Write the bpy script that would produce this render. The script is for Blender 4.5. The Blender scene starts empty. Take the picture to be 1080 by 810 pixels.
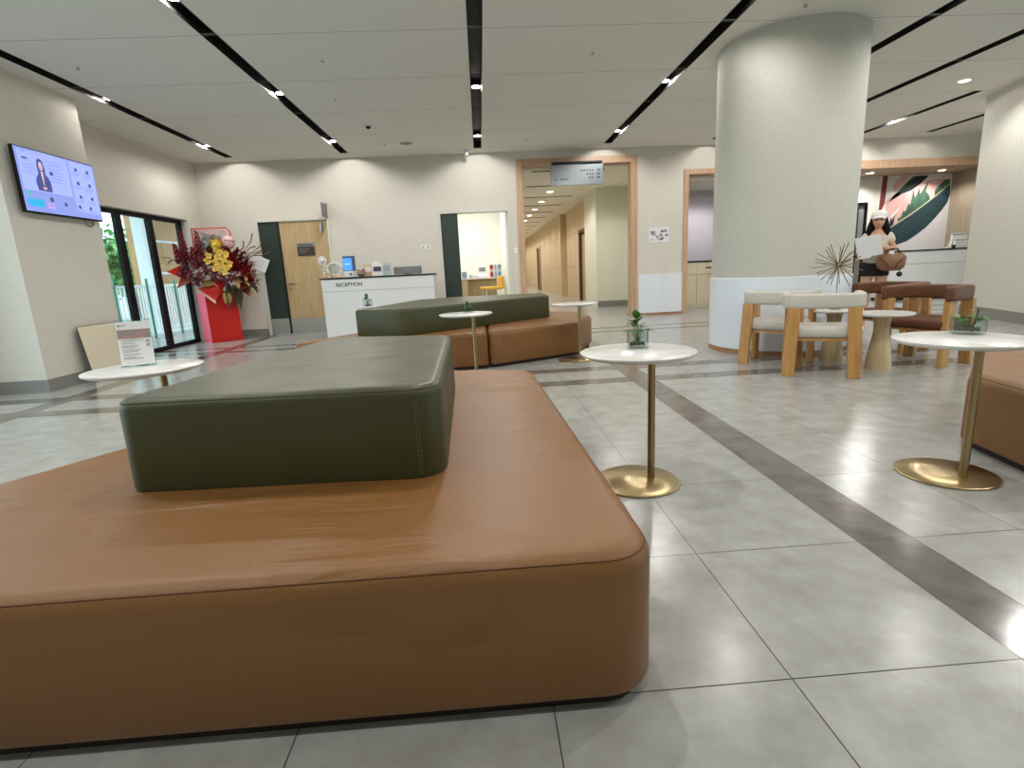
import bpy, bmesh, math, random
from mathutils import Vector, Matrix, noise
random.seed(7)
PI = math.pi
scn = bpy.context.scene
COL = scn.collection

# ------------------------------------------------------------------ materials
def lin(c):
    return tuple(((v/255.0)/12.92 if v/255.0 <= .04045 else ((v/255.0+.055)/1.055)**2.4) for v in c)

def mat(name, rgb, rough=.5, metal=0.0, var=0.0, vscale=4.0, bump=0.0, bscale=60.0, spec=.5, emit=None, estr=0.0,
        trans=0.0, rgb2=None, stretch=None, coat=0.0, island=0.0, ior=1.45):
    m = bpy.data.materials.new(name); m.use_nodes = True
    nt = m.node_tree; N = nt.nodes; L = nt.links
    b = N['Principled BSDF']
    c = lin(rgb)
    b.inputs['Base Color'].default_value = (*c, 1)
    b.inputs['Roughness'].default_value = rough
    b.inputs['Metallic'].default_value = metal
    b.inputs['Specular IOR Level'].default_value = spec
    b.inputs['Transmission Weight'].default_value = trans
    b.inputs['IOR'].default_value = ior
    b.inputs['Coat Weight'].default_value = coat
    if emit is not None:
        b.inputs['Emission Color'].default_value = (*lin(emit), 1)
        b.inputs['Emission Strength'].default_value = estr
    tc = N.new('ShaderNodeTexCoord')
    src = tc.outputs['Object']
    if stretch:
        mp = N.new('ShaderNodeMapping'); mp.inputs['Scale'].default_value = stretch
        L.new(src, mp.inputs['Vector']); src = mp.outputs['Vector']
    col_out = None
    if var > 0 or rgb2:
        nz = N.new('ShaderNodeTexNoise'); nz.inputs['Scale'].default_value = vscale
        nz.inputs['Detail'].default_value = 6; nz.inputs['Roughness'].default_value = .6
        L.new(src, nz.inputs['Vector'])
        rmp = N.new('ShaderNodeValToRGB')
        c2 = lin(rgb2) if rgb2 else tuple(v*(1-var) for v in c)
        c1 = c if rgb2 else tuple(min(1, v*(1+var)) for v in c)
        rmp.color_ramp.elements[0].position = .33; rmp.color_ramp.elements[1].position = .67
        rmp.color_ramp.elements[0].color = (*c2, 1); rmp.color_ramp.elements[1].color = (*c1, 1)
        L.new(nz.outputs['Fac'], rmp.inputs['Fac'])
        col_out = rmp.outputs['Color']
    if island > 0:
        g = N.new('ShaderNodeNewGeometry')
        hs = N.new('ShaderNodeHueSaturation')
        mr = N.new('ShaderNodeMapRange'); mr.inputs['To Min'].default_value = 1-island; mr.inputs['To Max'].default_value = 1+island
        L.new(g.outputs['Random Per Island'], mr.inputs['Value']); L.new(mr.outputs['Result'], hs.inputs['Value'])
        if col_out is None: hs.inputs['Color'].default_value = (*c, 1)
        else: L.new(col_out, hs.inputs['Color'])
        col_out = hs.outputs['Color']
    if col_out is not None: L.new(col_out, b.inputs['Base Color'])
    if bump > 0:
        nb = N.new('ShaderNodeTexNoise'); nb.inputs['Scale'].default_value = bscale; nb.inputs['Detail'].default_value = 3
        L.new(src, nb.inputs['Vector'])
        bp = N.new('ShaderNodeBump'); bp.inputs['Strength'].default_value = bump; bp.inputs['Distance'].default_value = .01
        L.new(nb.outputs['Fac'], bp.inputs['Height']); L.new(bp.outputs['Normal'], b.inputs['Normal'])
    return m

def leather(name, rgb, rough=.42, wr=.35, spec=.5):
    m = mat(name, rgb, rough, spec=spec)
    nt = m.node_tree; N = nt.nodes; L = nt.links; b = N['Principled BSDF']
    tc = N.new('ShaderNodeTexCoord')
    v = N.new('ShaderNodeTexVoronoi'); v.inputs['Scale'].default_value = 420
    L.new(tc.outputs['Object'], v.inputs['Vector'])
    b1 = N.new('ShaderNodeBump'); b1.inputs['Strength'].default_value = .10; b1.inputs['Distance'].default_value = .002
    L.new(v.outputs['Distance'], b1.inputs['Height'])
    mp = N.new('ShaderNodeMapping'); mp.inputs['Rotation'].default_value = (0, 0, .75); mp.inputs['Scale'].default_value = (1.1, 5.5, 1.1)
    L.new(tc.outputs['Object'], mp.inputs['Vector'])
    n = N.new('ShaderNodeTexNoise'); n.inputs['Scale'].default_value = 2.0; n.inputs['Detail'].default_value = 3; n.inputs['Distortion'].default_value = .7
    L.new(mp.outputs['Vector'], n.inputs['Vector'])
    n2 = N.new('ShaderNodeTexNoise'); n2.inputs['Scale'].default_value = 1.6
    L.new(tc.outputs['Object'], n2.inputs['Vector'])
    r = N.new('ShaderNodeValToRGB'); r.color_ramp.elements[0].position = .5; r.color_ramp.elements[1].position = .66
    L.new(n2.outputs['Fac'], r.inputs['Fac'])
    mu = N.new('ShaderNodeMath'); mu.operation = 'MULTIPLY'
    L.new(n.outputs['Fac'], mu.inputs[0]); L.new(r.outputs['Color'], mu.inputs[1])
    b2 = N.new('ShaderNodeBump'); b2.inputs['Strength'].default_value = wr; b2.inputs['Distance'].default_value = .035
    L.new(mu.outputs[0], b2.inputs['Height']); L.new(b1.outputs['Normal'], b2.inputs['Normal'])
    L.new(b2.outputs['Normal'], b.inputs['Normal'])
    n3 = N.new('ShaderNodeTexNoise'); n3.inputs['Scale'].default_value = 7; n3.inputs['Detail'].default_value = 5
    L.new(tc.outputs['Object'], n3.inputs['Vector'])
    mr = N.new('ShaderNodeMapRange'); mr.inputs['To Min'].default_value = rough-.06; mr.inputs['To Max'].default_value = rough+.08
    L.new(n3.outputs['Fac'], mr.inputs['Value']); L.new(mr.outputs['Result'], b.inputs['Roughness'])
    return m

def glass_pane(name, tint=(235, 245, 245), refl=.12, dens=.0):
    m = bpy.data.materials.new(name); m.use_nodes = True
    nt = m.node_tree; N = nt.nodes; L = nt.links
    N.remove(N['Principled BSDF'])
    t = N.new('ShaderNodeBsdfTransparent'); t.inputs['Color'].default_value = (*lin(tint), 1)
    g = N.new('ShaderNodeBsdfGlossy'); g.inputs['Roughness'].default_value = .02
    lw = N.new('ShaderNodeLayerWeight'); lw.inputs['Blend'].default_value = .5
    pw = N.new('ShaderNodeMath'); pw.operation = 'POWER'; pw.inputs[1].default_value = 5; L.new(lw.outputs['Facing'], pw.inputs[0])
    fr = N.new('ShaderNodeMath'); fr.operation = 'MULTIPLY_ADD'; fr.inputs[1].default_value = .7; fr.inputs[2].default_value = .04; L.new(pw.outputs[0], fr.inputs[0])
    mx = N.new('ShaderNodeMixShader')
    L.new(fr.outputs[0], mx.inputs[0]); L.new(t.outputs[0], mx.inputs[1]); L.new(g.outputs[0], mx.inputs[2])
    L.new(mx.outputs[0], N['Material Output'].inputs['Surface'])
    return m

def wood(name, c1, c2, rough=.45, stretch=(9, 9, .8), vs=3.0):
    return mat(name, c1, rough, rgb2=c2, stretch=stretch, vscale=vs, bump=.05, bscale=18)

M = {}
M['wall'] = mat('wall_plaster', (214, 209, 199), .85, var=.03, vscale=25, bump=.25, bscale=90)
M['wall_light'] = mat('wall_pale', (211, 209, 200), .85, var=.03, vscale=20, bump=.12, bscale=90)
M['column'] = mat('column_plaster', (194, 193, 183), .85, var=.03, vscale=20, bump=.15, bscale=90)
M['ceil'] = mat('ceiling_paint', (232, 230, 224), .9)
M['ceil_slab'] = mat('slab_grey', (60, 60, 58), .9)
M['tile'] = mat('tile_grey', (171, 172, 168), .22, rgb2=(152, 152, 147), vscale=7, spec=.55, island=.035, bump=.02, bscale=40)
M['tile_dark'] = mat('tile_dark_marble', (124, 120, 114), .14, rgb2=(98, 93, 88), vscale=6, spec=.5, island=.10)
M['grout'] = mat('grout', (92, 90, 86), .9)
M['black'] = mat('matte_black', (14, 14, 14), .6)
M['frame_black'] = mat('black_aluminium', (9, 9, 10), .55, spec=.25)
M['lens'] = mat('lamp_lens', (255, 250, 240), .4, emit=(255, 244, 226), estr=60)
M['lens_soft'] = mat('downlight_lens', (255, 250, 240), .4, emit=(255, 240, 215), estr=20)
M['brown'] = leather('tan_leather', (128, 87, 44), .43, .7, .6)
M['brown_seam'] = mat('tan_seam_thread', (98, 60, 28), .6)
M['green'] = leather('olive_leather', (66, 67, 40), .42, .25, .5)
M['green_seam'] = mat('olive_thread', (118, 118, 92), .6)
M['green_welt'] = mat('olive_welt', (62, 63, 46), .6)
M['plinth'] = mat('plinth_dark', (38, 30, 26), .7)
M['marble'] = mat('white_marble', (230, 230, 227), .22, rgb2=(208, 206, 200), vscale=5, spec=.5, stretch=(1, 2.5, 1))
M['brass'] = mat('brushed_brass', (170, 150, 112), .30, metal=1.0, bump=.04, bscale=120)
M['brass_disc'] = None
M['glass'] = mat('clear_glass', (245, 250, 250), .02, trans=1.0, ior=1.45)
M['pane'] = glass_pane('window_glass')
M['vase_glass'] = glass_pane('vase_glass', (243, 248, 247))
M['pebble'] = mat('pebbles', (96, 84, 66), .7, rgb2=(46, 44, 38), vscale=60)
M['leaf'] = mat('leaf_green', (92, 140, 62), .45, rgb2=(52, 98, 40), vscale=20)
M['leaf_pale'] = mat('leaf_light', (106, 146, 62), .45)
M['stem'] = mat('stem_green', (70, 92, 44), .5)
M['oak'] = wood('oak_wood', (196, 152, 92), (168, 122, 70))
M['oak_pale'] = wood('pale_oak', (206, 186, 148), (188, 166, 128))
M['oak_door'] = wood('door_oak', (196, 170, 128), (178, 150, 108), vs=2.2)
M['oak_frame'] = wood('frame_oak', (200, 166, 136), (186, 150, 120), rough=.4)
M['panel_wood'] = wood('panel_oak', (214, 190, 152), (198, 172, 134), rough=.4, stretch=(6, 6, .5))
M['fab_white'] = mat('pale_grey_vinyl', (196, 192, 182), .55, var=.03, vscale=8, bump=.1, bscale=30)
M['fab_brown'] = leather('chestnut_leather', (100, 62, 36), .5, .25)
M['white_panel'] = mat('white_laminate', (232, 234, 234), .3, spec=.4)
M['white_matt'] = mat('white_paint', (226, 226, 222), .6)
M['cream'] = mat('cream_laminate', (222, 212, 188), .4)
M['dado_blue'] = mat('white_gloss_cladding', (226, 232, 240), .25, spec=.4)
M['base'] = mat('baseboard_stone', (132, 132, 128), .35, var=.05, vscale=10)
M['dgreen'] = mat('dark_green_laminate', (34, 50, 42), .45)
M['steel'] = mat('brushed_steel', (170, 170, 168), .35, metal=1.0)
M['steel_soft'] = mat('kick_plate_steel', (166, 162, 154), .45, metal=.6)
M['darkstone'] = mat('black_granite', (34, 32, 32), .2)
M['red'] = mat('red_paper_box', (206, 30, 22), .45)
M['red_wrap'] = mat('red_wrapping', (214, 34, 20), .4)
M['pink_paper'] = mat('pink_paper', (240, 92, 120), .5)
M['burgundy'] = mat('burgundy_petals', (134, 18, 34), .6, rgb2=(88, 10, 24), vscale=30)
M['mauve'] = mat('mauve_flower', (156, 86, 100), .6, rgb2=(104, 36, 54), vscale=25)
M['yellow'] = mat('yellow_petals', (236, 198, 92), .5)
M['yellow2'] = mat('pale_yellow_petals', (244, 216, 110), .6)
M['gold_leaf'] = mat('dried_gold_leaf', (176, 146, 92), .55)
M['olive_leaf'] = mat('dried_olive_leaf', (84, 72, 50), .6)
M['twig'] = mat('twig', (112, 70, 62), .7)
M['balloon'] = mat('pale_pink_balloon', (226, 186, 186), .2)
M['cello'] = mat('silvery_cellophane', (206, 204, 206), .12, spec=.8)
M['paper'] = mat('white_paper', (228, 228, 230), .7)
M['paper_grey'] = mat('printed_grey', (168, 168, 172), .7)
M['print_dark'] = mat('printed_dark', (70, 70, 74), .7)
M['ink'] = mat('black_ink', (22, 22, 22), .6)
M['brown_sign'] = mat('dark_brown_sign', (58, 46, 40), .4)
M['sign_glass'] = mat('silver_sign_face', (122, 130, 136), .3, metal=.2)
M['sign_ink'] = mat('sign_lettering_grey', (70, 76, 82), .5)
M['plastic_white'] = mat('white_plastic', (230, 230, 228), .4)
M['plastic_grey'] = mat('grey_plastic', (126, 128, 130), .4)
M['skirt_wood'] = wood('skirting_wood', (168, 128, 96), (150, 110, 80))
M['red_plastic'] = mat('red_plastic', (170, 40, 36), .4)
M['skin'] = mat('skin', (206, 158, 132), .5)
M['hair'] = mat('dark_hair', (16, 12, 11), .75, spec=.2, bump=.3, bscale=120)
M['cap'] = mat('white_cap_cloth', (236, 234, 230), .8)
M['blouse'] = mat('cream_blouse_cloth', (214, 202, 182), .8, var=.05, vscale=30)
M['shirt'] = mat('pale_grey_shirt_cloth', (176, 172, 162), .8)
M['shorts'] = mat('black_shorts_cloth', (16, 16, 18), .8)
M['bag'] = mat('tan_bag_leather', (136, 98, 70), .5, var=.12, vscale=8)
M['bag_dark'] = mat('bag_strap', (84, 54, 38), .5)
M['lav'] = mat('lavender_wall', (200, 196, 206), .7)
M['wood_wall'] = wood('grey_oak_cladding', (160, 146, 126), (144, 130, 110), rough=.5, stretch=(10, 10, .5))
M['mural_bg'] = mat('mural_ground', (214, 212, 212), .7, var=.03, vscale=3)
M['mural_pink'] = mat('mural_pink', (206, 164, 160), .7, var=.06, vscale=6)
M['mural_teal'] = mat('mural_dark_teal', (44, 68, 72), .7, rgb2=(26, 46, 54), vscale=8, stretch=(1, 1, 4))
M['mural_green'] = mat('mural_green', (70, 104, 84), .7, rgb2=(44, 76, 64), vscale=8)
M['mural_rib'] = mat('mural_rib', (170, 168, 140), .7)
M['mural_black'] = mat('mural_black_leaf', (26, 34, 36), .7)
M['mural_red'] = mat('mural_red_strip', (118, 52, 48), .7)
M['trunk'] = mat('tree_bark', (92, 76, 58), .9)
M['tree_leaf'] = mat('tree_foliage', (138, 190, 120), .6, rgb2=(84, 140, 84), vscale=3)
M['pave'] = mat('outdoor_paving', (196, 198, 196), .9)
M['out_white'] = mat('outdoor_white_paint', (232, 236, 238), .7)
M['hoard'] = mat('tan_render', (200, 160, 118), .8, rgb2=(184, 142, 100), vscale=2)
M['rail_green'] = mat('teal_rail_paint', (74, 138, 120), .6)
M['pink_mark'] = mat('pale_label', (220, 220, 222), .7)

def disc_brass():
    m = mat('spun_brass_disc', (192, 172, 130), .28, metal=1.0)
    nt = m.node_tree; N = nt.nodes; L = nt.links; b = N['Principled BSDF']
    b.inputs['Anisotropic'].default_value = .8
    tg = N.new('ShaderNodeTangent'); tg.direction_type = 'RADIAL'; tg.axis = 'Z'
    L.new(tg.outputs[0], b.inputs['Tangent'])
    return m
M['brass_disc'] = disc_brass()

# ------------------------------------------------------------------ mesh helpers
class MB:
    def __init__(s): s.bm = bmesh.new()
    def box(s, c, d, rot=0.0, b=0.0, rx=0.0, ry=0.0, mi=0):
        r = bmesh.ops.create_cube(s.bm, size=1.0)
        mtx = Matrix.Translation(c) @ Matrix.Rotation(rot, 4, 'Z') @ Matrix.Rotation(rx, 4, 'X') @ Matrix.Rotation(ry, 4, 'Y') @ Matrix.Diagonal((*d, 1))
        bmesh.ops.transform(s.bm, matrix=mtx, verts=r['verts'])
        fs = {f for v in r['verts'] for f in v.link_faces}
        if b > 0:
            es = {e for f in fs for e in f.edges}
            o = bmesh.ops.bevel(s.bm, geom=list(es), offset=b, segments=2, affect='EDGES', profile=.5)
            fs = set(o['faces']) | {f for f in fs if f.is_valid}
        for f in fs:
            if f.is_valid: f.material_index = mi
        return s
    def b2(s, x0, x1, y0, y1, z0, z1, b=0.0, mi=0):
        return s.box(((x0+x1)/2, (y0+y1)/2, (z0+z1)/2), (x1-x0, y1-y0, z1-z0), b=b, mi=mi)
    def quad(s, pts, mi=0):
        f = s.bm.faces.new([s.bm.verts.new(p) for p in pts]); f.material_index = mi
        return s
    def tube(s, pts, r, n=8, cap=True, mi=0):
        pts = [Vector(p) for p in pts]
        rs = r if isinstance(r, (list, tuple)) else [r]*len(pts)
        rings = []; prev = None
        for i, p in enumerate(pts):
            t = (pts[min(i+1, len(pts)-1)] - pts[max(i-1, 0)]).normalized()
            if prev is None:
                a = Vector((0, 0, 1)) if abs(t.z) < .9 else Vector((1, 0, 0))
                u = t.cross(a).normalized()
            else:
                u = (prev - t*prev.dot(t)).normalized()
            prev = u; v = t.cross(u)
            rings.append([s.bm.verts.new(p + (u*math.cos(2*PI*k/n) + v*math.sin(2*PI*k/n))*rs[i]) for k in range(n)])
        for a, b in zip(rings, rings[1:]):
            for k in range(n):
                f = s.bm.faces.new((a[k], a[(k+1) % n], b[(k+1) % n], b[k])); f.material_index = mi; f.smooth = True
        if cap:
            for q in (list(reversed(rings[0])), rings[-1]):
                f = s.bm.faces.new(q); f.material_index = mi
                for e in f.edges: e.smooth = False
        return s
    def lathe(s, prof, n=32, c=(0, 0, 0), mi=0, smooth=True):
        rings = []
        for r, z in prof:
            rings.append([s.bm.verts.new((c[0]+max(r, .0002)*math.cos(2*PI*k/n), c[1]+max(r, .0002)*math.sin(2*PI*k/n), c[2]+z)) for k in range(n)])
        for a, b in zip(rings, rings[1:]):
            for k in range(n):
                f = s.bm.faces.new((a[k], a[(k+1) % n], b[(k+1) % n], b[k])); f.smooth = smooth; f.material_index = mi
        f = s.bm.faces.new(list(reversed(rings[0]))); f.material_index = mi
        f = s.bm.faces.new(rings[-1]); f.material_index = mi
        for i in range(len(prof)):
            if 0 < i < len(prof)-1:
                d1 = Vector((prof[i][0]-prof[i-1][0], prof[i][1]-prof[i-1][1])); d2 = Vector((prof[i+1][0]-prof[i][0], prof[i+1][1]-prof[i][1]))
                if d1.length < 1e-7 or d2.length < 1e-7 or d1.angle(d2) < .6: continue
            for k in range(n):
                e = s.bm.edges.get((rings[i][k], rings[i][(k+1) % n]))
                if e: e.smooth = False
        return s
    def ball(s, c, r, sub=2, sc=(1, 1, 1), jit=0.0, mi=0):
        o = bmesh.ops.create_icosphere(s.bm, subdivisions=sub, radius=1)
        for v in o['verts']:
            k = 1 + (random.uniform(-jit, jit) if jit else 0)
            v.co = Vector((c[0]+v.co.x*r*sc[0]*k, c[1]+v.co.y*r*sc[1]*k, c[2]+v.co.z*r*sc[2]*k))
            for f in v.link_faces: f.smooth = True; f.material_index = mi
        return s
    def poly(s, pts, t, axis='y', at=0.0, mi=0):
        # flat polygon with thickness t; pts are (x,z) when axis='y', (x,y) when 'z'
        def P(p, k):
            return (p[0], at+k, p[1]) if axis == 'y' else (p[0], p[1], at+k)
        a = [s.bm.verts.new(P(p, 0)) for p in pts]; b = [s.bm.verts.new(P(p, t)) for p in pts]
        fs = [s.bm.faces.new(a), s.bm.faces.new(list(reversed(b)))]
        for i in range(len(pts)):
            fs.append(s.bm.faces.new((a[i], b[i], b[(i+1) % len(pts)], a[(i+1) % len(pts)])))
        for f in fs: f.material_index = mi
        bmesh.ops.recalc_face_normals(s.bm, faces=fs)
        return s
    def leaf(s, base, d, L, w, up=(0, 0, 1), fold=.25, mi=0, bend=.2):
        d = Vector(d).normalized(); u = Vector(up); sd = d.cross(u)
        if sd.length < 1e-3: sd = Vector((1, 0, 0))
        sd.normalize(); nn = sd.cross(d).normalized(); base = Vector(base)
        prof = [(0, .08), (.3, .9), (.6, 1.0), (.85, .55), (1, .02)]
        rows = []
        for t, k in prof:
            c = base + d*L*t - nn*bend*L*t*t
            rows.append([s.bm.verts.new(c + sd*w*.5*k*q + nn*fold*w*.5*k*abs(q)) for q in (-1, 0, 1)])
        for a, b in zip(rows, rows[1:]):
            for k in range(2):
                f = s.bm.faces.new((a[k], a[k+1], b[k+1], b[k])); f.smooth = True; f.material_index = mi
        return s

def setp(o, label=None, cat=None, group=None, kind=None):
    if label: o['label'] = label
    if cat: o['category'] = cat
    if group: o['group'] = group
    if kind: o['kind'] = kind
    return o

def obj(name, mb, m, parent=None, loc=(0, 0, 0), rz=0.0, smooth=False):
    me = bpy.data.meshes.new(name)
    bm = mb.bm if isinstance(mb, MB) else mb
    bm.to_mesh(me); bm.free()
    for x in (m if isinstance(m, (list, tuple)) else [m]): me.materials.append(x)
    if smooth:
        for p in me.polygons: p.use_smooth = True
    o = bpy.data.objects.new(name, me); COL.objects.link(o)
    o.location = loc; o.rotation_euler = (0, 0, rz)
    if parent: o.parent = parent
    return o

def thing(name, label, cat, loc=(0, 0, 0), rz=0.0, group=None, kind=None):
    o = bpy.data.objects.new(name, None); COL.objects.link(o)
    o.empty_display_size = .1
    o.location = loc; o.rotation_euler = (0, 0, rz)
    return setp(o, label, cat, group, kind)

def struct(name, mb, m, parent=None, **k):
    o = obj(name, mb, m, parent, **k)
    o['kind'] = 'structure'
    return o

def copy_tree(o, parent=None):
    c = o.copy(); COL.objects.link(c); c.parent = parent
    for ch in list(o.children): copy_tree(ch, c)
    return c

def dup(root, loc, rz, label, group=None):
    c = copy_tree(root); c.location = loc; c.rotation_euler = (0, 0, rz); c['label'] = label
    if group: c['group'] = group
    return c

def text(body, size, m, parent, loc, rot=(PI/2, 0, 0), name='lettering', ext=.001, align='CENTER', sx=1.0, off=0.0):
    cu = bpy.data.curves.new(name, 'FONT'); cu.body = body; cu.size = size; cu.extrude = ext; cu.offset = off
    cu.align_x = align; cu.align_y = 'CENTER'
    t = bpy.data.objects.new(name+'_src', cu); COL.objects.link(t)
    dg = bpy.context.evaluated_depsgraph_get()
    me = bpy.data.meshes.new_from_object(t.evaluated_get(dg))
    bpy.data.objects.remove(t); bpy.data.curves.remove(cu)
    me.materials.clear(); me.materials.append(m)
    o = bpy.data.objects.new(name, me); COL.objects.link(o)
    o.location = loc; o.rotation_euler = rot; o.scale = (sx, 1, 1)
    if parent: o.parent = parent
    return o

def outline(poly, radii, inset=0.0, seg=8):
    """CCW polygon -> rounded outline moved inward by inset"""
    n = len(poly); P = [Vector((p[0], p[1])) for p in poly]
    if not isinstance(radii, (list, tuple)): radii = [radii]*n
    out = []
    for i in range(n):
        a, b, c = P[i-1], P[i], P[(i+1) % n]
        d1 = (b-a).normalized(); d2 = (c-b).normalized()
        n1 = Vector((-d1.y, d1.x)); n2 = Vector((-d2.y, d2.x))
        # offset corner
        den = d1.x*d2.y - d1.y*d2.x
        p1 = b + n1*inset; p2 = b + n2*inset
        if abs(den) < 1e-6: q = p1
        else:
            t = ((p2-p1).x*d2.y - (p2-p1).y*d2.x)/den; q = p1 + d1*t
        ang = math.acos(max(-1, min(1, d1.dot(d2))))
        r = max(radii[i]-inset, .004)
        tl = r*math.tan(ang/2)
        s0 = q - d1*tl; cen = s0 + n1*r
        a0 = math.atan2(-n1.y, -n1.x)
        for k in range(seg+1):
            th = a0 + ang*k/seg
            out.append((cen.x + r*math.cos(th), cen.y + r*math.sin(th)))
    return out

def cushion(mb, poly, radii, z0, z1, r=.05, rb=.012, crown=0.0, seg=8, mi=0):
    prof = [(rb, z0), (.25*rb, z0+.4*rb), (0, z0+rb), (0, z0+(z1-z0)*.5), (0, z1-r)]
    for k in range(1, 7):
        th = PI/2*k/6
        prof.append((r*(1-math.cos(th)), z1-r+r*math.sin(th)))
    prof.append((r+.03, z1+crown*.3)); prof.append((r+.10, z1+crown)) 
    rings = []
    for ins, z in prof:
        rings.append([mb.bm.verts.new((x, y, z)) for x, y in outline(poly, radii, ins, seg)])
    for a, b in zip(rings, rings[1:]):
        n = len(a)
        for k in range(n):
            f = mb.bm.faces.new((a[k], a[(k+1) % n], b[(k+1) % n], b[k])); f.smooth = True; f.material_index = mi
    f = mb.bm.faces.new(rings[-1]); f.smooth = True; f.material_index = mi
    f = mb.bm.faces.new(list(reversed(rings[0]))); f.material_index = mi
    return mb

def ring_tube(mb, poly, radii, inset, z, r=.0025, seg=8):
    o = outline(poly, radii, inset, seg)
    o.append(o[0]); mb.tube([(x, y, z) for x, y in o], r, 6, cap=False); return mb
# ------------------------------------------------------------------ camera
def cam():
    yaw, pitch, roll = 4.82923544e-02, -2.10662414e-01, -4.86525620e-02
    cy, sy, cp, sp, cr, sr = math.cos(yaw), math.sin(yaw), math.cos(pitch), math.sin(pitch), math.cos(roll), math.sin(roll)
    fw = Vector((sy*cp, cy*cp, sp)); r0 = Vector((cy, -sy, 0)); u0 = r0.cross(fw)
    r = cr*r0 + sr*u0; u = -sr*r0 + cr*u0
    c = bpy.data.cameras.new('camera'); c.sensor_width = 36; c.lens = 559.38/1080*36; c.clip_start = .05; c.clip_end = 200
    o = bpy.data.objects.new('camera', c); COL.objects.link(o)
    m = Matrix((( r.x, u.x, -fw.x, 0), (r.y, u.y, -fw.y, 0), (r.z, u.z, -fw.z, 1.08), (0, 0, 0, 1)))
    o.matrix_world = m
    scn.camera = o
cam()
CH = 3.396; YB = 11.3

# ------------------------------------------------------------------ floor
def build_floor():
    # column edges (x) and row edges (y); dark bands flagged
    bx = [(-4.42, -4.20), (1.384, 1.604), (9.0, 9.22)]
    by = [(4.83, 5.05), (5.47, 5.69), (8.72, 8.92), (9.26, 9.46)]
    T = .632
    def cuts(lo, hi, bands, anchor):
        edges = [lo]; out = []
        pts = [lo] + [v for b in bands for v in b] + [hi]
        for i in range(0, len(pts), 2):
            a, b = pts[i], pts[i+1]
            an = anchor[i//2]
            # tile from anchor inside [a,b]
            k = math.ceil((a-an)/T+1e-4); xs = [a]
            while an + k*T < b-.02:
                if an+k*T > a+.02: xs.append(an+k*T)
                k += 1
            xs.append(b)
            for p, q in zip(xs, xs[1:]): out.append((p, q, False))
            if i//2 < len(bands): out.append((bands[i//2][0], bands[i//2][1], True))
        return out
    X = cuts(-8.5, 13.5, bx, [-4.42, .12, 2.035, 9.22])
    Y = cuts(-5.0, 42.0, by, [1.155, 5.05, 5.69, 8.92, 9.46])
    mb = MB(); g = .0018
    for xa, xb, dx in X:
        if xb-xa < .01: continue
        for ya, yb, dy in Y:
            if yb-ya < .01: continue
            if ya > 15.5 and (xa > 5 or xb < -2.5): continue
            mb.quad([(xa+g, ya+g, 0), (xb-g, ya+g, 0), (xb-g, yb-g, 0), (xa+g, yb-g, 0)], 1 if (dx or dy) else 0)
    mb.quad([(-8.5, -5, -.002), (13.5, -5, -.002), (13.5, 42, -.002), (-8.5, 42, -.002)], 2)
    mb.b2(-8.5, 13.5, -5, 42, -.2, -.01, mi=2)
    struct('floor', mb, [M['tile'], M['tile_dark'], M['grout']])
build_floor()

# ------------------------------------------------------------------ ceiling with recessed track slots
TW = .07
tracks = [(-4.56, -5, 10.87), (-2.43, -5, 10.87), (.085, -5, 10.87), (2.60, -5, 10.87), (4.72, -5, 10.87),
          (6.16, -1, 10.87), (7.67, 8.33, 10.87), (9.14, 8.33, 10.95)]
seams = [-4.4, -3.13, -1.86, -.59, .68, 1.95, 3.22, 4.49, 5.77, 7.04, 8.32, 9.58, 10.88]
def build_ceiling():
    xs = [-5.7]
    for t in tracks: xs += [t[0]-TW, t[0]+TW]
    xs.append(12.6)
    ys = sorted(set([-5, -1, 8.33, 10.87, 10.95, YB+.1] + seams))
    mb = MB(); g = .0025
    for i in range(len(xs)-1):
        tr = tracks[i//2] if i % 2 == 1 else None
        for j in range(len(ys)-1):
            a, b = ys[j], ys[j+1]
            if tr and a >= tr[1]-1e-6 and b <= tr[2]+1e-6: continue
            ga = g if any(abs(a-s) < 1e-6 for s in seams) else 0
            gb = g if any(abs(b-s) < 1e-6 for s in seams) else 0
            mb.quad([(xs[i], a+ga, CH), (xs[i], b-gb, CH), (xs[i+1], b-gb, CH), (xs[i+1], a+ga, CH)])
    mb.b2(-5.7, 12.6, -5, YB+.1, CH+.135, CH+.3, mi=1)
    for y in seams: mb.b2(-5.7, 12.6, y-.02, y+.02, CH+.004, CH+.012, mi=1)
    c = struct('ceiling', mb, [M['ceil'], M['ceil_slab']])
    for x, a, b in tracks:
        m2 = MB()
        m2.b2(x-TW-.004, x-TW, a, b, CH, CH+.13); m2.b2(x+TW, x+TW+.004, a, b, CH, CH+.13)
        m2.b2(x-TW, x+TW, a, b, CH+.12, CH+.13); m2.b2(x-TW, x+TW, b, b+.004, CH, CH+.13); m2.b2(x-TW, x+TW, a-.004, a, CH, CH+.13)
        struct('track_channel', m2, M['black'], c)
build_ceiling()

def spot(name, loc, energy, size=3.06, blend=.04, rad=.03, col=(1, .973, .93)):
    l = bpy.data.lights.new(name, 'SPOT'); l.energy = energy; l.spot_size = size; l.spot_blend = blend
    l.shadow_soft_size = rad; l.color = col
    o = bpy.data.objects.new(name, l); COL.objects.link(o); o.location = loc
    return o

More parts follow.
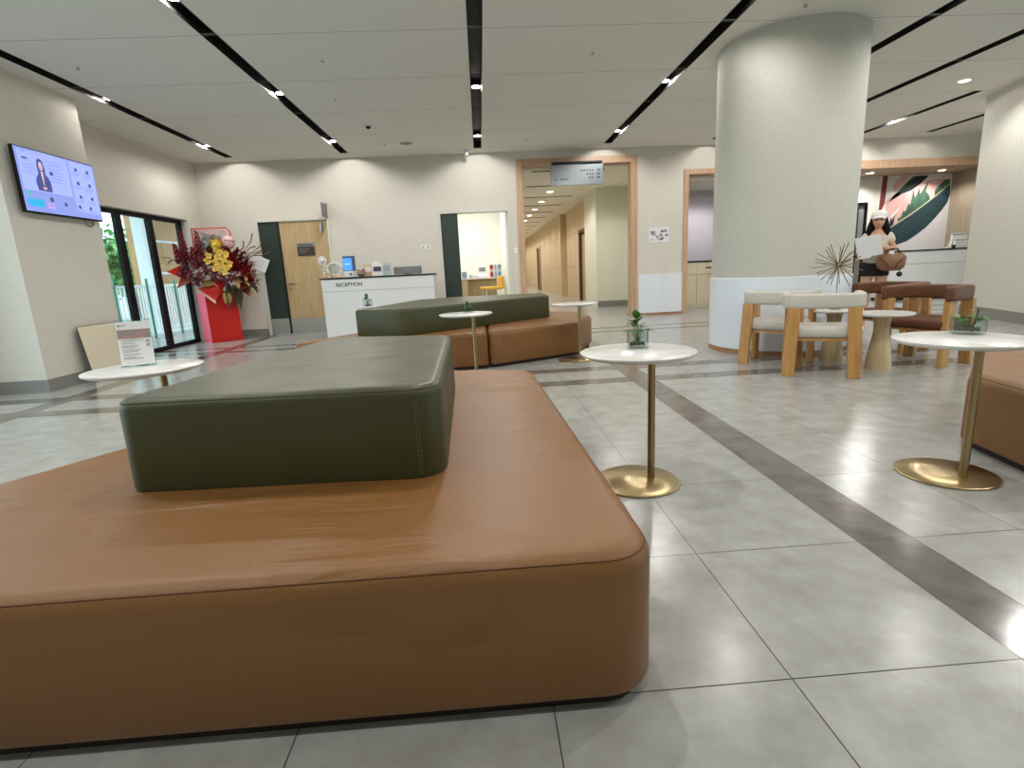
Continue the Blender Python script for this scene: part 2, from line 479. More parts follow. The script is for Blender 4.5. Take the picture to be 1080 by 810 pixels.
def make_track_light(x, y, label):
    t = thing('track_spotlight', label, 'ceiling light', (x, y, CH+.05), 0, 'spotlights set in the black ceiling slots')
    b = MB(); b.lathe([(.056, 0), (.062, .004), (.062, .068), (.0, .07)], 20)
    obj('housing', b, M['black'], t)
    l = MB(); l.lathe([(.0, -.003), (.054, -.003), (.054, .001), (0, .001)], 20)
    obj('lens', l, M['lens'], t)
    return t
E_TRACK = 90
names_x = {-4.56: 'slot nearest the left wall', -2.43: 'slot above the reception desk', .085: 'middle slot', 2.60: 'slot left of the round column',
           4.72: 'slot behind the round column'}
for x in (-4.56, -2.43, .085, 2.60, 4.72):
    for y, w in ((10.15, 'at the far end of the'), (7.6, 'second from the far wall in the'), (5.17, 'third from the far wall in the')):
        if x == -4.56 and y < 6: pass
        if x in (-4.56, 2.60) and y < 6: vis = False
        elif x == 4.72: vis = False
        else: vis = True
        if vis or (x == 2.60 and y > 6) or (x == -4.56 and y > 6):
            make_track_light(x, y, 'lit spotlight %s %s' % (w, names_x[x]))
        spot('spot_lamp', (x, y, CH+.044), E_TRACK*(.45 if (x == 2.60 and y < 6) or x > 4 else (.2 if (x < -4 and y < 8) else 1)))
    spot('spot_lamp', (x, 2.65, CH+.044), E_TRACK)
    spot('spot_lamp', (x, .15, CH+.044), E_TRACK*.8)
make_track_light(7.67, 10.18, 'small round lit spotlight in the short slot right of the round column')
for x, y, k in ((7.67, 10.18, 1.6), (6.16, 5.17, 1), (6.16, 2.65, 1), (9.14, 8.9, 1.3)): spot('spot_lamp', (x, y, CH+.044), E_TRACK*k)  # last lamp added, hidden behind the pillar, to brighten the alcove counter
def downlight(x, y, z, label, e=60, group=None, r=.06):
    t = thing('recessed_downlight', label, 'ceiling light', (x, y, z), 0, group)
    b = MB(); b.lathe([(r*.8, .0), (r*.82, -.006), (r*1.15, -.006), (r*1.2, 0)], 28); obj('trim_ring', b, M['plastic_white'], t)
    l = MB(); l.lathe([(0, -.0045), (r*.8, -.0045), (r*.8, .001), (0, .001)], 24); obj('lens', l, M['lens_soft'], t)
    spot('downlight_lamp', (x, y, z-.015), e, 2.6, .5, .04)
downlight(6.98, 7.83, CH, 'round recessed downlight glowing on ceiling beside the square pillar', 90, r=.085)

def tag1(name, mb, m, label, cat, loc=(0, 0, 0), rz=0, group=None, smooth=False):
    return setp(obj(name, mb, m, None, loc, rz, smooth), label, cat, group)

# ceiling fittings
def sprinkler(x, y, label):
    t = thing('sprinkler_head', label, 'sprinkler', (x, y, CH+.003))
    b = MB(); b.lathe([(.045, 0), (.045, -.004), (.02, -.012), (.012, -.012)], 20); obj('escutcheon', b, M['plastic_white'], t)
    b = MB(); b.lathe([(.006, -.012), (.006, -.03), (.02, -.032), (.02, -.036), (0, -.036)], 12); obj('deflector', b, M['steel'], t)
sprinkler(-1.556, 6.4, 'small ceiling sprinkler between the two left slots, near row')
sprinkler(-4.10, 6.41, 'small ceiling sprinkler beside the slot nearest the left wall')
sprinkler(1.376, 6.409, 'small ceiling sprinkler right of the middle slot')
sprinkler(3.187, 5.425, 'small ceiling sprinkler just in front of the round column top')
sprinkler(-2.012+.25, 7.69, 'small ceiling sprinkler behind the near left one, above the lounge')
sprinkler(-1.571, 10.215, 'tiny ceiling sprinkler left of the round ceiling speaker')
sprinkler(.968, 10.253, 'tiny ceiling sprinkler above the wide oak-framed opening')
t = thing('ceiling_camera', 'small white dome camera on ceiling above reception', 'camera', (-1.60, 8.974, CH))
b = MB(); b.lathe([(.075, 0), (.075, -.02), (.055, -.035), (0, -.035)], 24); obj('mount', b, M['plastic_white'], t)
b = MB(); b.lathe([(.04, -.034), (.038, -.05), (.022, -.066), (0, -.07)], 20); obj('dome', b, M['black'], t)
t = thing('ceiling_speaker', 'round grey flush ceiling speaker near the far wall', 'speaker', (-1.195, 10.274, CH))
b = MB(); b.lathe([(.115, 0), (.118, -.006), (.135, -.006), (.14, 0)], 32); obj('rim', b, M['plastic_white'], t)
b = MB(); b.lathe([(0, -.004), (.112, -.004), (.112, 0)], 32); obj('grille', b, M['plastic_grey'], t)
t = thing('wall_camera', 'white camera on ceiling at the end of the middle slot', 'camera', (-.13, 11.02, CH))
b = MB(); b.lathe([(.045, 0), (.045, -.02), (.015, -.03), (.015, -.06)], 16); obj('mount', b, M['plastic_white'], t)
b = MB(); b.box((0, -.02, -.085), (.055, .13, .055), b=.012, rx=-.2); obj('housing', b, M['plastic_white'], t)

# ------------------------------------------------------------------ walls
def build_walls():
    mb = MB(); y0, y1 = YB, YB+.2
    def w(xa, xb, za, zb): mb.b2(xa, xb, y0, y1, za, zb)
    w(-5.64, -4.44, 0, CH+.12); w(-4.44, -2.97, 2.31, CH+.12); w(-2.97, -.80, 0, CH+.12); w(-.80, .68, 2.32, CH+.12)
    w(.68, .83, 0, CH+.12); w(.83, 3.29, 3.24, CH+.12); w(3.29, 4.36, 0, CH+.12)
    y0 += .05
    w(4.36, 5.9, 2.92, CH+.12); w(5.9, 7.6, 0, CH+.12); w(7.6, 11.9, 2.955, CH+.12); w(11.9, 12.7, 0, CH+.12)
    struct('wall_back', mb, M['wall'])
    # left wall with tall glazed opening
    mb = MB()
    mb.b2(-5.64, -5.45, 7.0, 8.2, 0, CH+.12); mb.b2(-5.64, -5.45, 8.2, 10.75, 2.30, CH+.12); mb.b2(-5.64, -5.45, 10.75, YB+.2, 0, CH+.12)
    mb.b2(-5.75, -5.45, 5.6, 6.1, 0, CH+.12)
    mb.b2(-5.75, -5.45, -5.0, 5.6, 2.75, CH+.12); mb.b2(-5.75, -5.45, -5.0, -.4, 0, 2.75)
    struct('wall_left', mb, M['wall'])
    mb = MB(); mb.b2(-6.2, 12.7, -5.2, -5.0, 0, CH+.12); struct('wall_front', mb, M['wall'])
    mb = MB(); mb.b2(12.5, 12.7, -5.0, -3.0, 0, CH+.12); mb.b2(12.5, 12.7, 5.6, YB+.25, 0, CH+.12); mb.b2(12.5, 12.7, -3.0, 5.6, 2.75, CH+.12); struct('wall_right', mb, M['wall'])
build_walls()
def baseboard(name, segs):
    mb = MB()
    for s in segs: mb.b2(*s, 0, .14, b=.004)
    struct(name, mb, M['base'])
baseboard('baseboard_back', [(-5.45, -4.45, YB-.02, YB), (-2.96, -.81, YB-.02, YB)])
baseboard('baseboard_left', [(-5.45, -5.43, 10.76, YB-.02), (-5.45, -5.43, 7.42, 8.19)])
# front glazing beside the lounge (outside the frame; daylight enters here)
def glazing(name, x, y0, y1, z1, mull, fw=.11):
    t = thing(name, None, None, kind='structure')
    f = MB(); d = .06
    f.b2(x-d/2, x+d/2, y0, y1, z1-.07, z1); f.b2(x-d/2, x+d/2, y0, y1, 0, .07)
    for a, w in mull: f.b2(x-d/2, x+d/2, a-w/2, a+w/2, .07, z1-.07)
    struct('window_frame', f, M['frame_black'], t)
    ms = [m[0] for m in mull]
    for a, b in zip(ms, ms[1:]):
        p = MB(); p.b2(x-.004, x+.004, a, b, .07, z1-.07); struct('pane', p, M['pane'], t)
    return t
glazing('window_1', -5.6, 8.2, 10.75, 2.30, [(8.23, .05), (8.95, .14), (9.77, .14), (10.70, .11)])
glazing('window_2', -5.6, -.4, 5.6, 2.75, [(-.36, .08), (1.6, .08), (3.6, .08), (5.56, .08)])
glazing('fill_window', 12.6, -3.0, 5.6, 2.75, [(-2.96, .08), (-1, .08), (1.2, .08), (3.4, .08), (5.56, .08)])  # unseen window added on the right wall for even fill light
# square pillar by the television
b = MB(); b.b2(-6.2, -4.86, 6.06, 7.42, 0, CH+.1)
tag1('square_pillar', b, M['wall'], 'square plastered pillar on the left carrying the television', 'column')
t = [o for o in COL.objects if o.name == 'square_pillar'][0]
b = MB(); b.b2(-6.2, -4.845, 6.045, 6.06, 0, .14); b.b2(-4.86, -4.845, 6.06, 7.43, 0, .14); obj('baseboard', b, M['base'], t)

# right square pillar (turned a little)
def right_pillar():
    t = thing('square_pillar', 'plain pale square pillar at the right edge of the room', 'column')
    pts = [(8.12, 8.66), (7.35, 6.5), (9.4, 5.75), (10.17, 7.9)]
    b = MB(); b.poly(pts, CH+.1, 'z', 0.0); obj('shaft', b, M['wall_light'], t)
    c = Vector((8.76, 7.2)); q = [tuple(c + (Vector(p)-c)*1.012) for p in pts]
    b = MB(); b.poly(q, .16, 'z', 0.0); obj('baseboard', b, M['base'], t)
right_pillar()

# round column
def round_column():
    cx, cy, R = 3.61, 6.385, .760
    t = thing('round_column', 'large round pale column behind the grey armchairs', 'column', (cx, cy, 0))
    b = MB(); b.lathe([(R, .865), (R, CH+.1), (0, CH+.1)], 96); obj('shaft', b, M['column'], t)
    b = MB(); b.lathe([(R+.004, .05), (R+.012, .055), (R+.012, .868), (R, .872)], 96); obj('cladding', b, M['dado_blue'], t)
    b = MB(); b.lathe([(R+.016, 0), (R+.016, .05), (R+.004, .053)], 96); obj('skirting', b, M['skirt_wood'], t)
round_column()

# back wall dado right of opening
t = thing('trim_1', None, None, kind='structure')
b = MB(); b.b2(3.34, 4.28, YB-.014, YB, .05, .862); struct('white_cladding', b, M['dado_blue'], t)
b = MB(); b.b2(3.34, 4.28, YB-.018, YB, 0, .05); struct('skirting', b, M['skirt_wood'], t)
# oak frames
def frame(name, x0, x1, z1, w, y0, y1, m):
    b = MB(); b.b2(x0, x0+w, y0, y1, 0, z1, b=.004); b.b2(x1-w, x1, y0, y1, 0, z1, b=.004); b.b2(x0+w, x1-w, y0, y1, z1-w, z1, b=.004)
    return struct(name, b, m)
frame('trim_2', .83, 3.30, 3.245, .13, YB-.03, YB+.22, M['oak_frame'])
frame('trim_3', 4.28, 5.92, 2.93, .10, YB-.03, YB+.26, M['oak_frame'])

# doors
def door_frame_parts(root, x0, x1, z1):
    b = MB(); w = .055
    for q in ((x0, x0+w, 0, z1), (x1-w, x1, 0, z1), (x0+w, x1-w, z1-w, z1)):
        b.b2(q[0], q[1], YB-.018, YB+.16, q[2], q[3], b=.005)
    struct('door_frame', b, M['wall_light'], root)
d1 = thing('door_1', None, None, kind='structure')
door_frame_parts(d1, -4.44, -2.97, 2.31)
b = MB(); b.b2(-4.385, -4.02, YB+.03, YB+.07, .33, 2.255, b=.002); struct('side_panel', b, M['dgreen'], d1)
b = MB(); b.b2(-4.385, -4.02, YB+.026, YB+.07, .02, .33); struct('kick_plate', b, M['steel_soft'], d1)
b = MB(); b.b2(-4.02, -3.985, YB+.01, YB+.08, .01, 2.255); struct('mullion', b, M['black'], d1)
b = MB(); b.b2(-3.98, -3.03, YB+.03, YB+.075, .31, 2.25, b=.003); lf = struct('door_leaf', b, M['oak_door'], d1)
b = MB(); b.b2(-3.98, -3.03, YB+.024, YB+.075, .02, .31); struct('kick_plate', b, M['steel_soft'], d1)
b = MB(); b.b2(-4.385, -3.03, YB+.03, YB+.06, 0.002, .02); struct('threshold', b, M['steel'], d1)
b = MB(); b.tube([(-3.90, YB+.03, 1.03), (-3.90, YB-.03, 1.03), (-3.76, YB-.03, 1.03)], .011, 10); b.lathe([(0, 0), (.03, 0), (.03, .008), (0, .008)], 16, (-3.90, YB+.02, 1.03))
struct('door_handle', b, M['steel'], d1)
b = MB(); b.box((-3.90, YB+.024, .93), (.05, .012, .05), b=.01); struct('key_cylinder', b, M['steel'], d1)
b = MB(); b.b2(-3.17, -3.13, YB-.02, YB+.03, 2.02, 2.2, b=.004); struct('door_closer', b, M['steel'], d1)
# door sign
sg = thing('door_sign', 'small brown door sign with grey header on the oak door', 'sign', (-3.50, YB+.022, 1.70))
b = MB(); b.b2(-.17, .17, -.008, 0, -.13, .05, b=.002); obj('plate', b, M['brown_sign'], sg)
b = MB(); b.b2(-.17, .17, -.008, 0, .05, .12, b=.002); obj('header_plate', b, M['plastic_grey'], sg)
b = MB()
for k in range(7): b.b2(-.14+k*.04, -.115+k*.04, -.011, -.008, .073, .097)
obj('header_lettering', b, M['ink'], sg)
for k, z in enumerate((.0, -.04, -.08)):
    b = MB()
    for j in range(5-k): b.b2(-.14+j*.045, -.105+j*.045, -.0105, -.008, z, z+.014)
    obj('lettering_line', b, M['plastic_grey'], sg)

d2 = thing('door_2', None, None, kind='structure')
door_frame_parts(d2, -.80, .68, 2.32)
b = MB(); b.b2(-.745, -.40, YB+.03, YB+.07, .31, 2.265, b=.002); struct('side_panel', b, M['dgreen'], d2)
b = MB(); b.b2(-.745, -.40, YB+.026, YB+.07, .02, .31); struct('kick_plate', b, M['steel_soft'], d2)

# projecting sign above door 1
t = thing('projecting_sign', 'narrow purple-grey sign projecting from wall above the oak door corner', 'sign', (-2.99, YB, 2.40))
b = MB(); b.b2(-.012, .012, -.36, -.02, -.12, .14, b=.004); obj('blade', b, mat('sign_purple_grey', (120, 108, 116), .3), t)
b = MB(); b.b2(-.02, .02, -.06, 0, .13, .17); obj('bracket', b, M['steel'], t)

def plate(name, label, cat, x, z, w, h, n):
    t = thing(name, label, cat, (x, YB, z))
    b = MB(); b.b2(-w/2, w/2, -.010, 0, -h/2, h/2, b=.003); obj('face_plate', b, M['plastic_white'], t)
    for k in range(n):
        c = -w/2 + w*(k+.5)/n
        b = MB(); b.b2(c-.016, c+.016, -.014, -.009, -.02, .02, b=.003); obj('rocker' , b, M['paper_grey'] if n > 1 else M['plastic_white'], t)
plate('light_switch', 'white double wall plate left of the open green door', 'switch', -1.08, 1.63, .20, .10, 2)
plate('light_switch', 'small white wall switch between green door and oak opening', 'switch', .755, 1.48, .09, .12, 1)

# wall notice
t = thing('wall_notice', 'small white notice with grey line drawing on wall right of opening', 'poster', (3.77, YB, 1.665))
b = MB(); b.b2(-.215, .215, -.006, 0, -.155, .155); obj('sheet', b, M['paper'], t)
b = MB()
random.seed(3)
for k in range(26):
    x = random.uniform(-.17, .17); z = random.uniform(-.1, .08)
    b.box((x, -.0075, z), (random.uniform(.02, .07), .002, random.uniform(.012, .04)), ry=random.uniform(-.5, .5))
obj('printed_drawing', b, mat('notice_grey_print', (150, 146, 148), .7), t)

# ------------------------------------------------------------------ corridor behind the opening
def corridor():
    mb = MB()
    mb.b2(.645, 4.25, YB+.2, 40, 3.07, 3.2); 
    c = struct('ceiling_corridor', mb, mat('corridor_ceiling_paint', (238, 232, 214), .9))
    mb = MB()
    for k in range(12):
        y = 11.67 + 2.02*k
        mb.b2(1.2 if k < 1 else 1.25, 2.72, y-.035, y+.035, 3.060, 3.072)
    struct('ceiling_slots', mb, M['black'], c)
    mb = MB(); mb.b2(.645, .80, YB+.2, 40, 0, 3.2); struct('wall_corridor_left', mb, M['wall_light'])
    cream = mat('cream_wall_paint', (222, 220, 202), .8)
    mb = MB(); mb.b2(3.12, 4.25, 14.32, 14.5, 0, 3.2); mb.b2(4.15, 4.25, YB+.21, 14.32, 0, 3.2); struct('wall_corridor_end', mb, cream)
    mb = MB(); mb.b2(3.12, 4.15, 14.30, 14.32, 0, .16); struct('baseboard_corridor', mb, M['base'])
    mb = MB(); mb.b2(3.10, 3.4, 14.33, 15.9, 0, 3.2); struct('wall_corridor_return', mb, mat('off_white_paint', (232, 226, 206), .7))
    t = thing('wall_corridor_right', None, None, kind='structure')
    mb = MB()
    mb.b2(3.28, 3.6, 15.9, 16.45, 0, 3.2); mb.b2(3.28, 3.6, 16.45, 17.75, 2.2, 3.2); mb.b2(3.28, 3.6, 17.75, 20.3, 0, 3.2)
    struct('oak_panelling', mb, M['panel_wood'], t)
    mb = MB(); mb.b2(3.12, 3.6, 20.8, 27.9, 0, 3.2); mb.b2(3.12, 3.6, 27.9, 29.3, 2.15, 3.2); mb.b2(3.12, 3.6, 29.3, 40, 0, 3.2)
    struct('oak_panelling', mb, M['panel_wood'], t)
    mb = MB()
    for y in (18.6, 19.5): mb.b2(3.276, 3.28, y-.006, y+.006, .05, 3.05)
    for y in (21.7, 22.6, 23.6, 24.7, 25.9, 27.2, 31, 33, 35): mb.b2(3.116, 3.12, y-.006, y+.006, .05, 3.05)
    for z in (1.10, 2.2): mb.b2(3.276, 3.28, 17.75, 20.3, z-.006, z+.006); mb.b2(3.116, 3.12, 20.8, 27.9, z-.006, z+.006)
    struct('panel_joints', mb, mat('joint_brown', (176, 152, 118), .8), t)  # thin brown strips along the panel joints
    mb = MB(); mb.b2(3.40, 3.6, 20.3, 20.8, 0, 3.2); struct('oak_recess', mb, M['panel_wood'], t)
    d = thing('door_3', None, None, kind='structure')
    mb = MB(); mb.b2(3.34, 3.40, 16.45, 17.75, 0, 2.2); struct('door_leaf', mb, M['oak_door'], d)
    mb = MB(); mb.b2(3.25, 3.36, 17.62, 17.75, 0, 2.25); mb.b2(3.25, 3.36, 16.45, 16.52, 0, 2.25); mb.b2(3.25, 3.36, 16.52, 17.62, 2.15, 2.25); struct('door_frame', mb, mat('dark_bronze_frame', (84, 66, 46), .5), d)
    d = thing('door_4', None, None, kind='structure')
    mb = MB(); mb.b2(3.18, 3.22, 27.9, 29.3, 0, 2.15); struct('door_leaf', mb, M['oak_door'], d)
    mb = MB(); mb.b2(3.09, 3.2, 27.9, 28.1, 0, 2.2); mb.b2(3.09, 3.2, 29.2, 29.3, 0, 2.2); struct('door_frame', mb, mat('bronze_frame', (96, 76, 54), .5), d)
    mb = MB(); mb.b2(.5, 3.8, 39.8, 40, 0, 3.2); struct('wall_corridor_far', mb, M['panel_wood'])
    # fire alarm + call box on the panelled end
    b = MB(); b.b2(-.02, .0, -.07, .07, -.05, .05, b=.006); tag1('fire_alarm', b, M['red_plastic'], 'small red fire alarm on the corridor panelling', 'alarm', (3.28, 16.25, 2.27))
    b = MB(); b.b2(-.02, .0, -.05, .05, -.06, .06, b=.006); tag1('door_call_box', b, M['black'], 'small black box on corridor panelling below the red alarm', 'intercom', (3.28, 16.28, 1.65))
    for k, w in enumerate(('nearest', 'second', 'third', 'fourth', 'fifth and farthest clear')):
        downlight(1.97, 14.75+2.02*k, 3.07, 'round corridor downlight, %s from the lounge' % w, 105, 'downlights along the corridor ceiling', r=.10)
    for k in range(5, 12): spot('downlight_lamp', (1.97, 14.75+2.02*k, 3.05), 130, 2.6, .5, .05)
    spot('downlight_lamp', (1.97, 12.7, 3.05), 60, 2.6, .5, .05)
    spot('downlight_lamp', (3.5, 12.9, 3.05), 40, 2.6, .5, .05)
corridor()

# hanging direction sign
t = thing('hanging_direction_sign', 'silver hanging direction sign under the oak opening head', 'sign', (2.05, 11.2, 2.90))
b = MB(); b.b2(-.53, .53, -.03, .03, -.20, .20, b=.004); fc = obj('panel', b, M['sign_glass'], t)
b = MB(); b.b2(-.50, .50, -.10, .10, .20, .235, b=.003); obj('mounting_rail', b, M['black'], t)
for k, (n, z) in enumerate(((5, .07), (3, .0), (2, -.07))):
    b = MB()
    for j in range(n):
        b.b2(.33-j*.055-.04, .33-j*.055, -.033, -.029, z-.014, z+.014)
    obj('lettering_line', b, M['print_dark'], t)
b = MB()
for j in range(3): b.b2(-.34+j*.06, -.295+j*.06, -.033, -.029, -.10, -.072)
obj('lettering_line', b, M['print_dark'], t)
for z in (.07, .0, -.07):
    b = MB(); b.poly([(.40, z-.014), (.44, z-.014), (.44, z-.028), (.47, z), (.44, z+.028), (.44, z+.014), (.40, z+.014)], -.004, 'y', -.029); obj('arrow', b, M['print_dark'], t)
z = -.086; b = MB(); b.poly([(-.41, z-.01), (-.44, z-.01), (-.44, z-.026), (-.47, z), (-.44, z+.026), (-.44, z+.01), (-.41, z+.01)], -.004, 'y', -.029)
obj('arrow', b, M['print_dark'], t)

# ------------------------------------------------------------------ office seen through the open green door
def office():
    w = mat('office_white_wall', (240, 240, 230), .8)
    mb = MB(); mb.b2(-2.8, .64, 15.0, 15.2, 0, 3.0); mb.b2(-2.8, -2.6, YB+.2, 15, 0, 3.0); mb.b2(.60, .64, YB+.2, 15, 0, 3.0); struct('wall_office', mb, w)
    mb = MB(); mb.b2(-2.8, .64, YB+.2, 15.2, 2.9, 3.0); struct('ceiling_office', mb, w)
    l = bpy.data.lights.new('office_panel_lamp', 'AREA'); l.energy = 62; l.shape = 'RECTANGLE'; l.size = 1.2; l.size_y = 1.2; l.color = (1, .98, .94)
    o = bpy.data.objects.new('office_panel_lamp', l); COL.objects.link(o); o.location = (-.6, 13.4, 2.88)
    ty = 13.4
    t = thing('office_desk', 'pale oak office desk inside the bright office', 'desk', (-.1, ty, 0))
    b = MB(); b.b2(-.75, .5, -.1, .6, .91, .94, b=.004); obj('desk_top', b, M['white_matt'], t)
    b = MB(); b.b2(-.75, -.22, -.08, .58, 0, .91, b=.004); cab = obj('cabinet', b, M['oak_pale'], t)
    b = MB(); b.b2(-.21, .5, .2, .58, 0, .91); obj('modesty_panel', b, M['oak_pale'], t)
    b = MB(); b.b2(-.72, -.48, -.095, -.08, .05, .88, b=.003); b.b2(-.47, -.23, -.095, -.08, .05, .88, b=.003); obj('cabinet_doors', b, M['oak_pale'], t)
    top = .94
    t = thing('desk_phone', 'white desk telephone with grey screen on the office desk', 'telephone', (0.04, ty+.2, top))
    b = MB(); b.box((0, 0, .05), (.22, .16, .06), rx=.4, b=.01); obj('phone_body', b, M['plastic_white'], t)
    b = MB(); b.box((0, .05, .20), (.24, .02, .17), rx=-.2, b=.006); sc = obj('phone_display', b, M['plastic_white'], t)
    b = MB(); b.box((.01, .036, .20), (.16, .005, .10), rx=-.2); obj('screen', b, M['plastic_grey'], sc)
    cols = [('red', (196, 40, 40)), ('dark red', (130, 30, 34)), ('white', (230, 230, 228)), ('grey', (150, 160, 168)), ('white', (226, 230, 232)), ('blue', (90, 150, 196)), ('light blue', (150, 196, 220))]
    for k, (n, c) in enumerate(cols):
        b = MB(); b.b2(-.018, .018, -.12, .12, 0, .30, b=.003)
        pos = ['at the left end of', 'second from left in', 'third from left in', 'in the middle of', 'third from right in', 'second from right in', 'at the right end of'][k]
        r = tag1('ring_binder', b, mat('binder_%d' % k, c, .5), '%s upright binder %s the office desk row' % (n, pos), 'binder', (.26+k*.042, ty+.25, top), group='binders on the office desk')
        b = MB(); b.b2(-.012, .012, -.122, -.12, .12, .2); obj('spine_label', b, M['paper'], r)
    for k, (x, w_, h_, c, n) in enumerate(((-.40, .12, .16, (120, 140, 160), 'blue-grey'), (-.24, .10, .08, (170, 176, 170), 'pale grey'), (-.12, .10, .06, (190, 196, 190), 'low white'))):
        b = MB(); b.b2(-w_/2, w_/2, -.06, .06, 0, h_, b=.01)
        o = tag1('desk_tray', b, mat('tray_%d' % k, c, .5), '%s box at the left side of the office desk' % n, 'box', (x, ty+.15, top))
        b = MB(); b.b2(-w_/2+.015, w_/2-.015, -.045, .045, h_, h_+.01); obj('paper_stack', b, M['paper'], o)
    b = MB(); b.b2(-.12, .12, -.04, .04, 0, .02, b=.006); tag1('desk_tablet', b, mat('tablet_blue', (110, 150, 190), .5), 'flat blue folder in front of the office binders', 'folder', (.40, ty+.03, top))
    # yellow chair
    ye = mat('mustard_fabric', (222, 172, 74), .6)
    t = thing('office_chair', 'mustard yellow office chair in front of the office desk', 'chair', (.24, ty-.55, 0), .25)
    b = MB(); cushion(b, [(-.24, -.24), (.24, -.24), (.24, .24), (-.24, .24)], .08, .66, .73, .03); obj('seat', b, ye, t)
    b = MB(); b.box((.24, 0, .82), (.06, .42, .30), b=.03); obj('backrest', b, ye, t)
    for sx in (-.2, .2):
        for sy in (-.2, .2):
            b = MB(); b.tube([(sx*.8, sy*.8, .66), (sx, sy, 0)], .014); obj('leg', b, M['plastic_white'], t)
    b = MB(); b.tube([(-.18, -.18, .3), (.18, -.18, .3), (.18, .18, .3), (-.18, .18, .3), (-.18, -.18, .3)], .01); obj('footrest', b, M['steel'], t)
office()

# pantry seen through the second oak frame
def pantry():
    mb = MB(); mb.b2(4.27, 6.8, 13.2, 13.4, 0, 3.0); mb.b2(6.6, 6.8, YB+.25, 13.2, 0, 3.0)
    struct('wall_pantry', mb, M['lav'])
    mb = MB(); mb.b2(4.27, 6.6, YB+.25, 13.2, 2.74, 2.9); struct('ceiling_pantry', mb, M['wall_light'])
    t = thing('pantry_counter', 'cream pantry counter with black top seen through narrow oak frame', 'counter', (5.5, 12.9, 0))
    b = MB(); b.b2(-1.0, .9, -.28, .29, 0, 1.06); obj('body', b, M['cream'], t)
    b = MB(); b.b2(-1.02, .92, -.31, .29, 1.06, 1.095, b=.004); obj('countertop', b, M['darkstone'], t)
    for k in range(3):
        x0 = -1.0+k*.63
        b = MB(); b.b2(x0+.005, x0+.625, -.30, -.28, .78, 1.05, b=.003); d = obj('drawer', b, M['cream'], t)
        b = MB(); b.tube([(x0+.22, -.30, .93), (x0+.22, -.33, .93), (x0+.40, -.33, .93), (x0+.40, -.30, .93)], .012); obj('handle', b, M['black'], d)
        b = MB(); b.b2(x0+.005, x0+.625, -.30, -.28, .08, .77, b=.003); obj('door', b, M['cream'], t)
    spot('downlight_lamp', (5.3, 12.3, 2.72), 70, 2.6, .5, .05)
pantry()
# ------------------------------------------------------------------ reception desk
def reception():
    t = thing('reception_desk', 'white reception desk with black top and RECEPTION lettering', 'desk', (-1.90, 10.13, 0))
    # local: x -1.04..1.04, front at y=0
    b = MB(); b.b2(-1.03, 1.03, .01, .62, 0, 1.075); obj('body', b, M['white_panel'], t)
    b = MB(); b.b2(-1.03, 1.03, -.012, .01, .855, 1.07, b=.003); obj('upper_front_panel', b, M['white_panel'], t)
    b = MB(); b.b2(-1.03, 1.03, -.012, .01, .0, .845, b=.003); obj('lower_front_panel', b, M['white_panel'], t)
    b = MB(); b.b2(-1.055, 1.055, -.035, .64, 1.075, 1.10, b=.003); obj('countertop', b, M['darkstone'], t)
    text('RECEPTION', .092, M['ink'], t, (-.53, -.0135, .965), ext=.002, sx=1.0, off=.0012)
reception()
RT = 1.10
def rec(x, y=10.4): return (x, y, RT)
# white floral ornament
def ornament():
    t = thing('flower_ornament', 'white artificial flower ring ornament at left end of reception desk', 'ornament', rec(-2.80))
    random.seed(5)
    b = MB()
    for k in range(16):
        a = -PI*.15 + k*PI*1.3/15
        b.ball((.07+.14*math.cos(a), 0, .15+.12*math.sin(a)), .026+random.uniform(-.006, .008), 1, (1, .7, 1), .1)
    for k in range(9): b.ball((-.12+.01*random.uniform(-2, 2), random.uniform(-.03, .03), .03+k*.03), .035, 1, (1, 1, .8), .15)
    obj('flower_ring', b, M['white_matt'], t, smooth=False)
    b = MB()
    for k in range(12):
        a = k*2*PI/12
        b.ball((-.14+.055*math.cos(a), -.02, .32+.055*math.sin(a)), .035, 1, (1, .5, 1), .1)
    b.ball((-.14, -.03, .32), .04, 2)
    obj('large_flower', b, M['white_matt'], t)
    b = MB(); b.lathe([(0, 0), (.085, .0), (.085, .01), (0, .01)], 24); bb = obj('glass_disc', b, M['pane'], t, loc=(.07, .02, .16)); bb.rotation_euler = (PI/2, 0, 0)
    b = MB()
    for k in range(18): b.ball((random.uniform(-.14, .2), random.uniform(-.05, .05), random.uniform(.01, .05)), random.uniform(.015, .028), 1, jit=.1)
    obj('base_blossoms', b, mat('peach_blossom', (226, 196, 172), .7), t)
ornament()
t = thing('tablet_kiosk', 'upright tablet with bright blue screen on reception desk', 'tablet', rec(-2.47), -.1)
b = MB(); b.b2(-.09, .09, -.03, .03, .0, .115, b=.006); obj('white_stand', b, M['plastic_white'], t)
b = MB(); b.b2(-.10, .12, -.02, .05, .115, .39, b=.006); cs = obj('casing', b, mat('kiosk_blue_grey', (70, 96, 136), .4), t)
b = MB(); b.b2(-.09, .075, -.024, -.02, .13, .35); sc = obj('screen', b, mat('kiosk_screen', (60, 130, 235), .3, emit=(70, 140, 245), estr=1.0), cs)
b = MB()
for k in range(4): b.b2(-.05+k*.022, -.034+k*.022, -.027, -.024, .235, .255)
obj('screen_lettering', b, mat('kiosk_text', (180, 210, 250), .4, emit=(190, 215, 255), estr=.9), sc)
b = MB(); b.lathe([(0, 0), (.02, 0), (.02, .004), (0, .004)], 16); kn = obj('camera_hole', b, M['black'], t, loc=(.04, -.03, .055)); kn.rotation_euler = (PI/2, 0, 0)
t = thing('gift_ornament', 'small pinkish beaded ornament between tablet and cards on desk', 'ornament', rec(-2.23, 10.36))
b = MB()
random.seed(8)
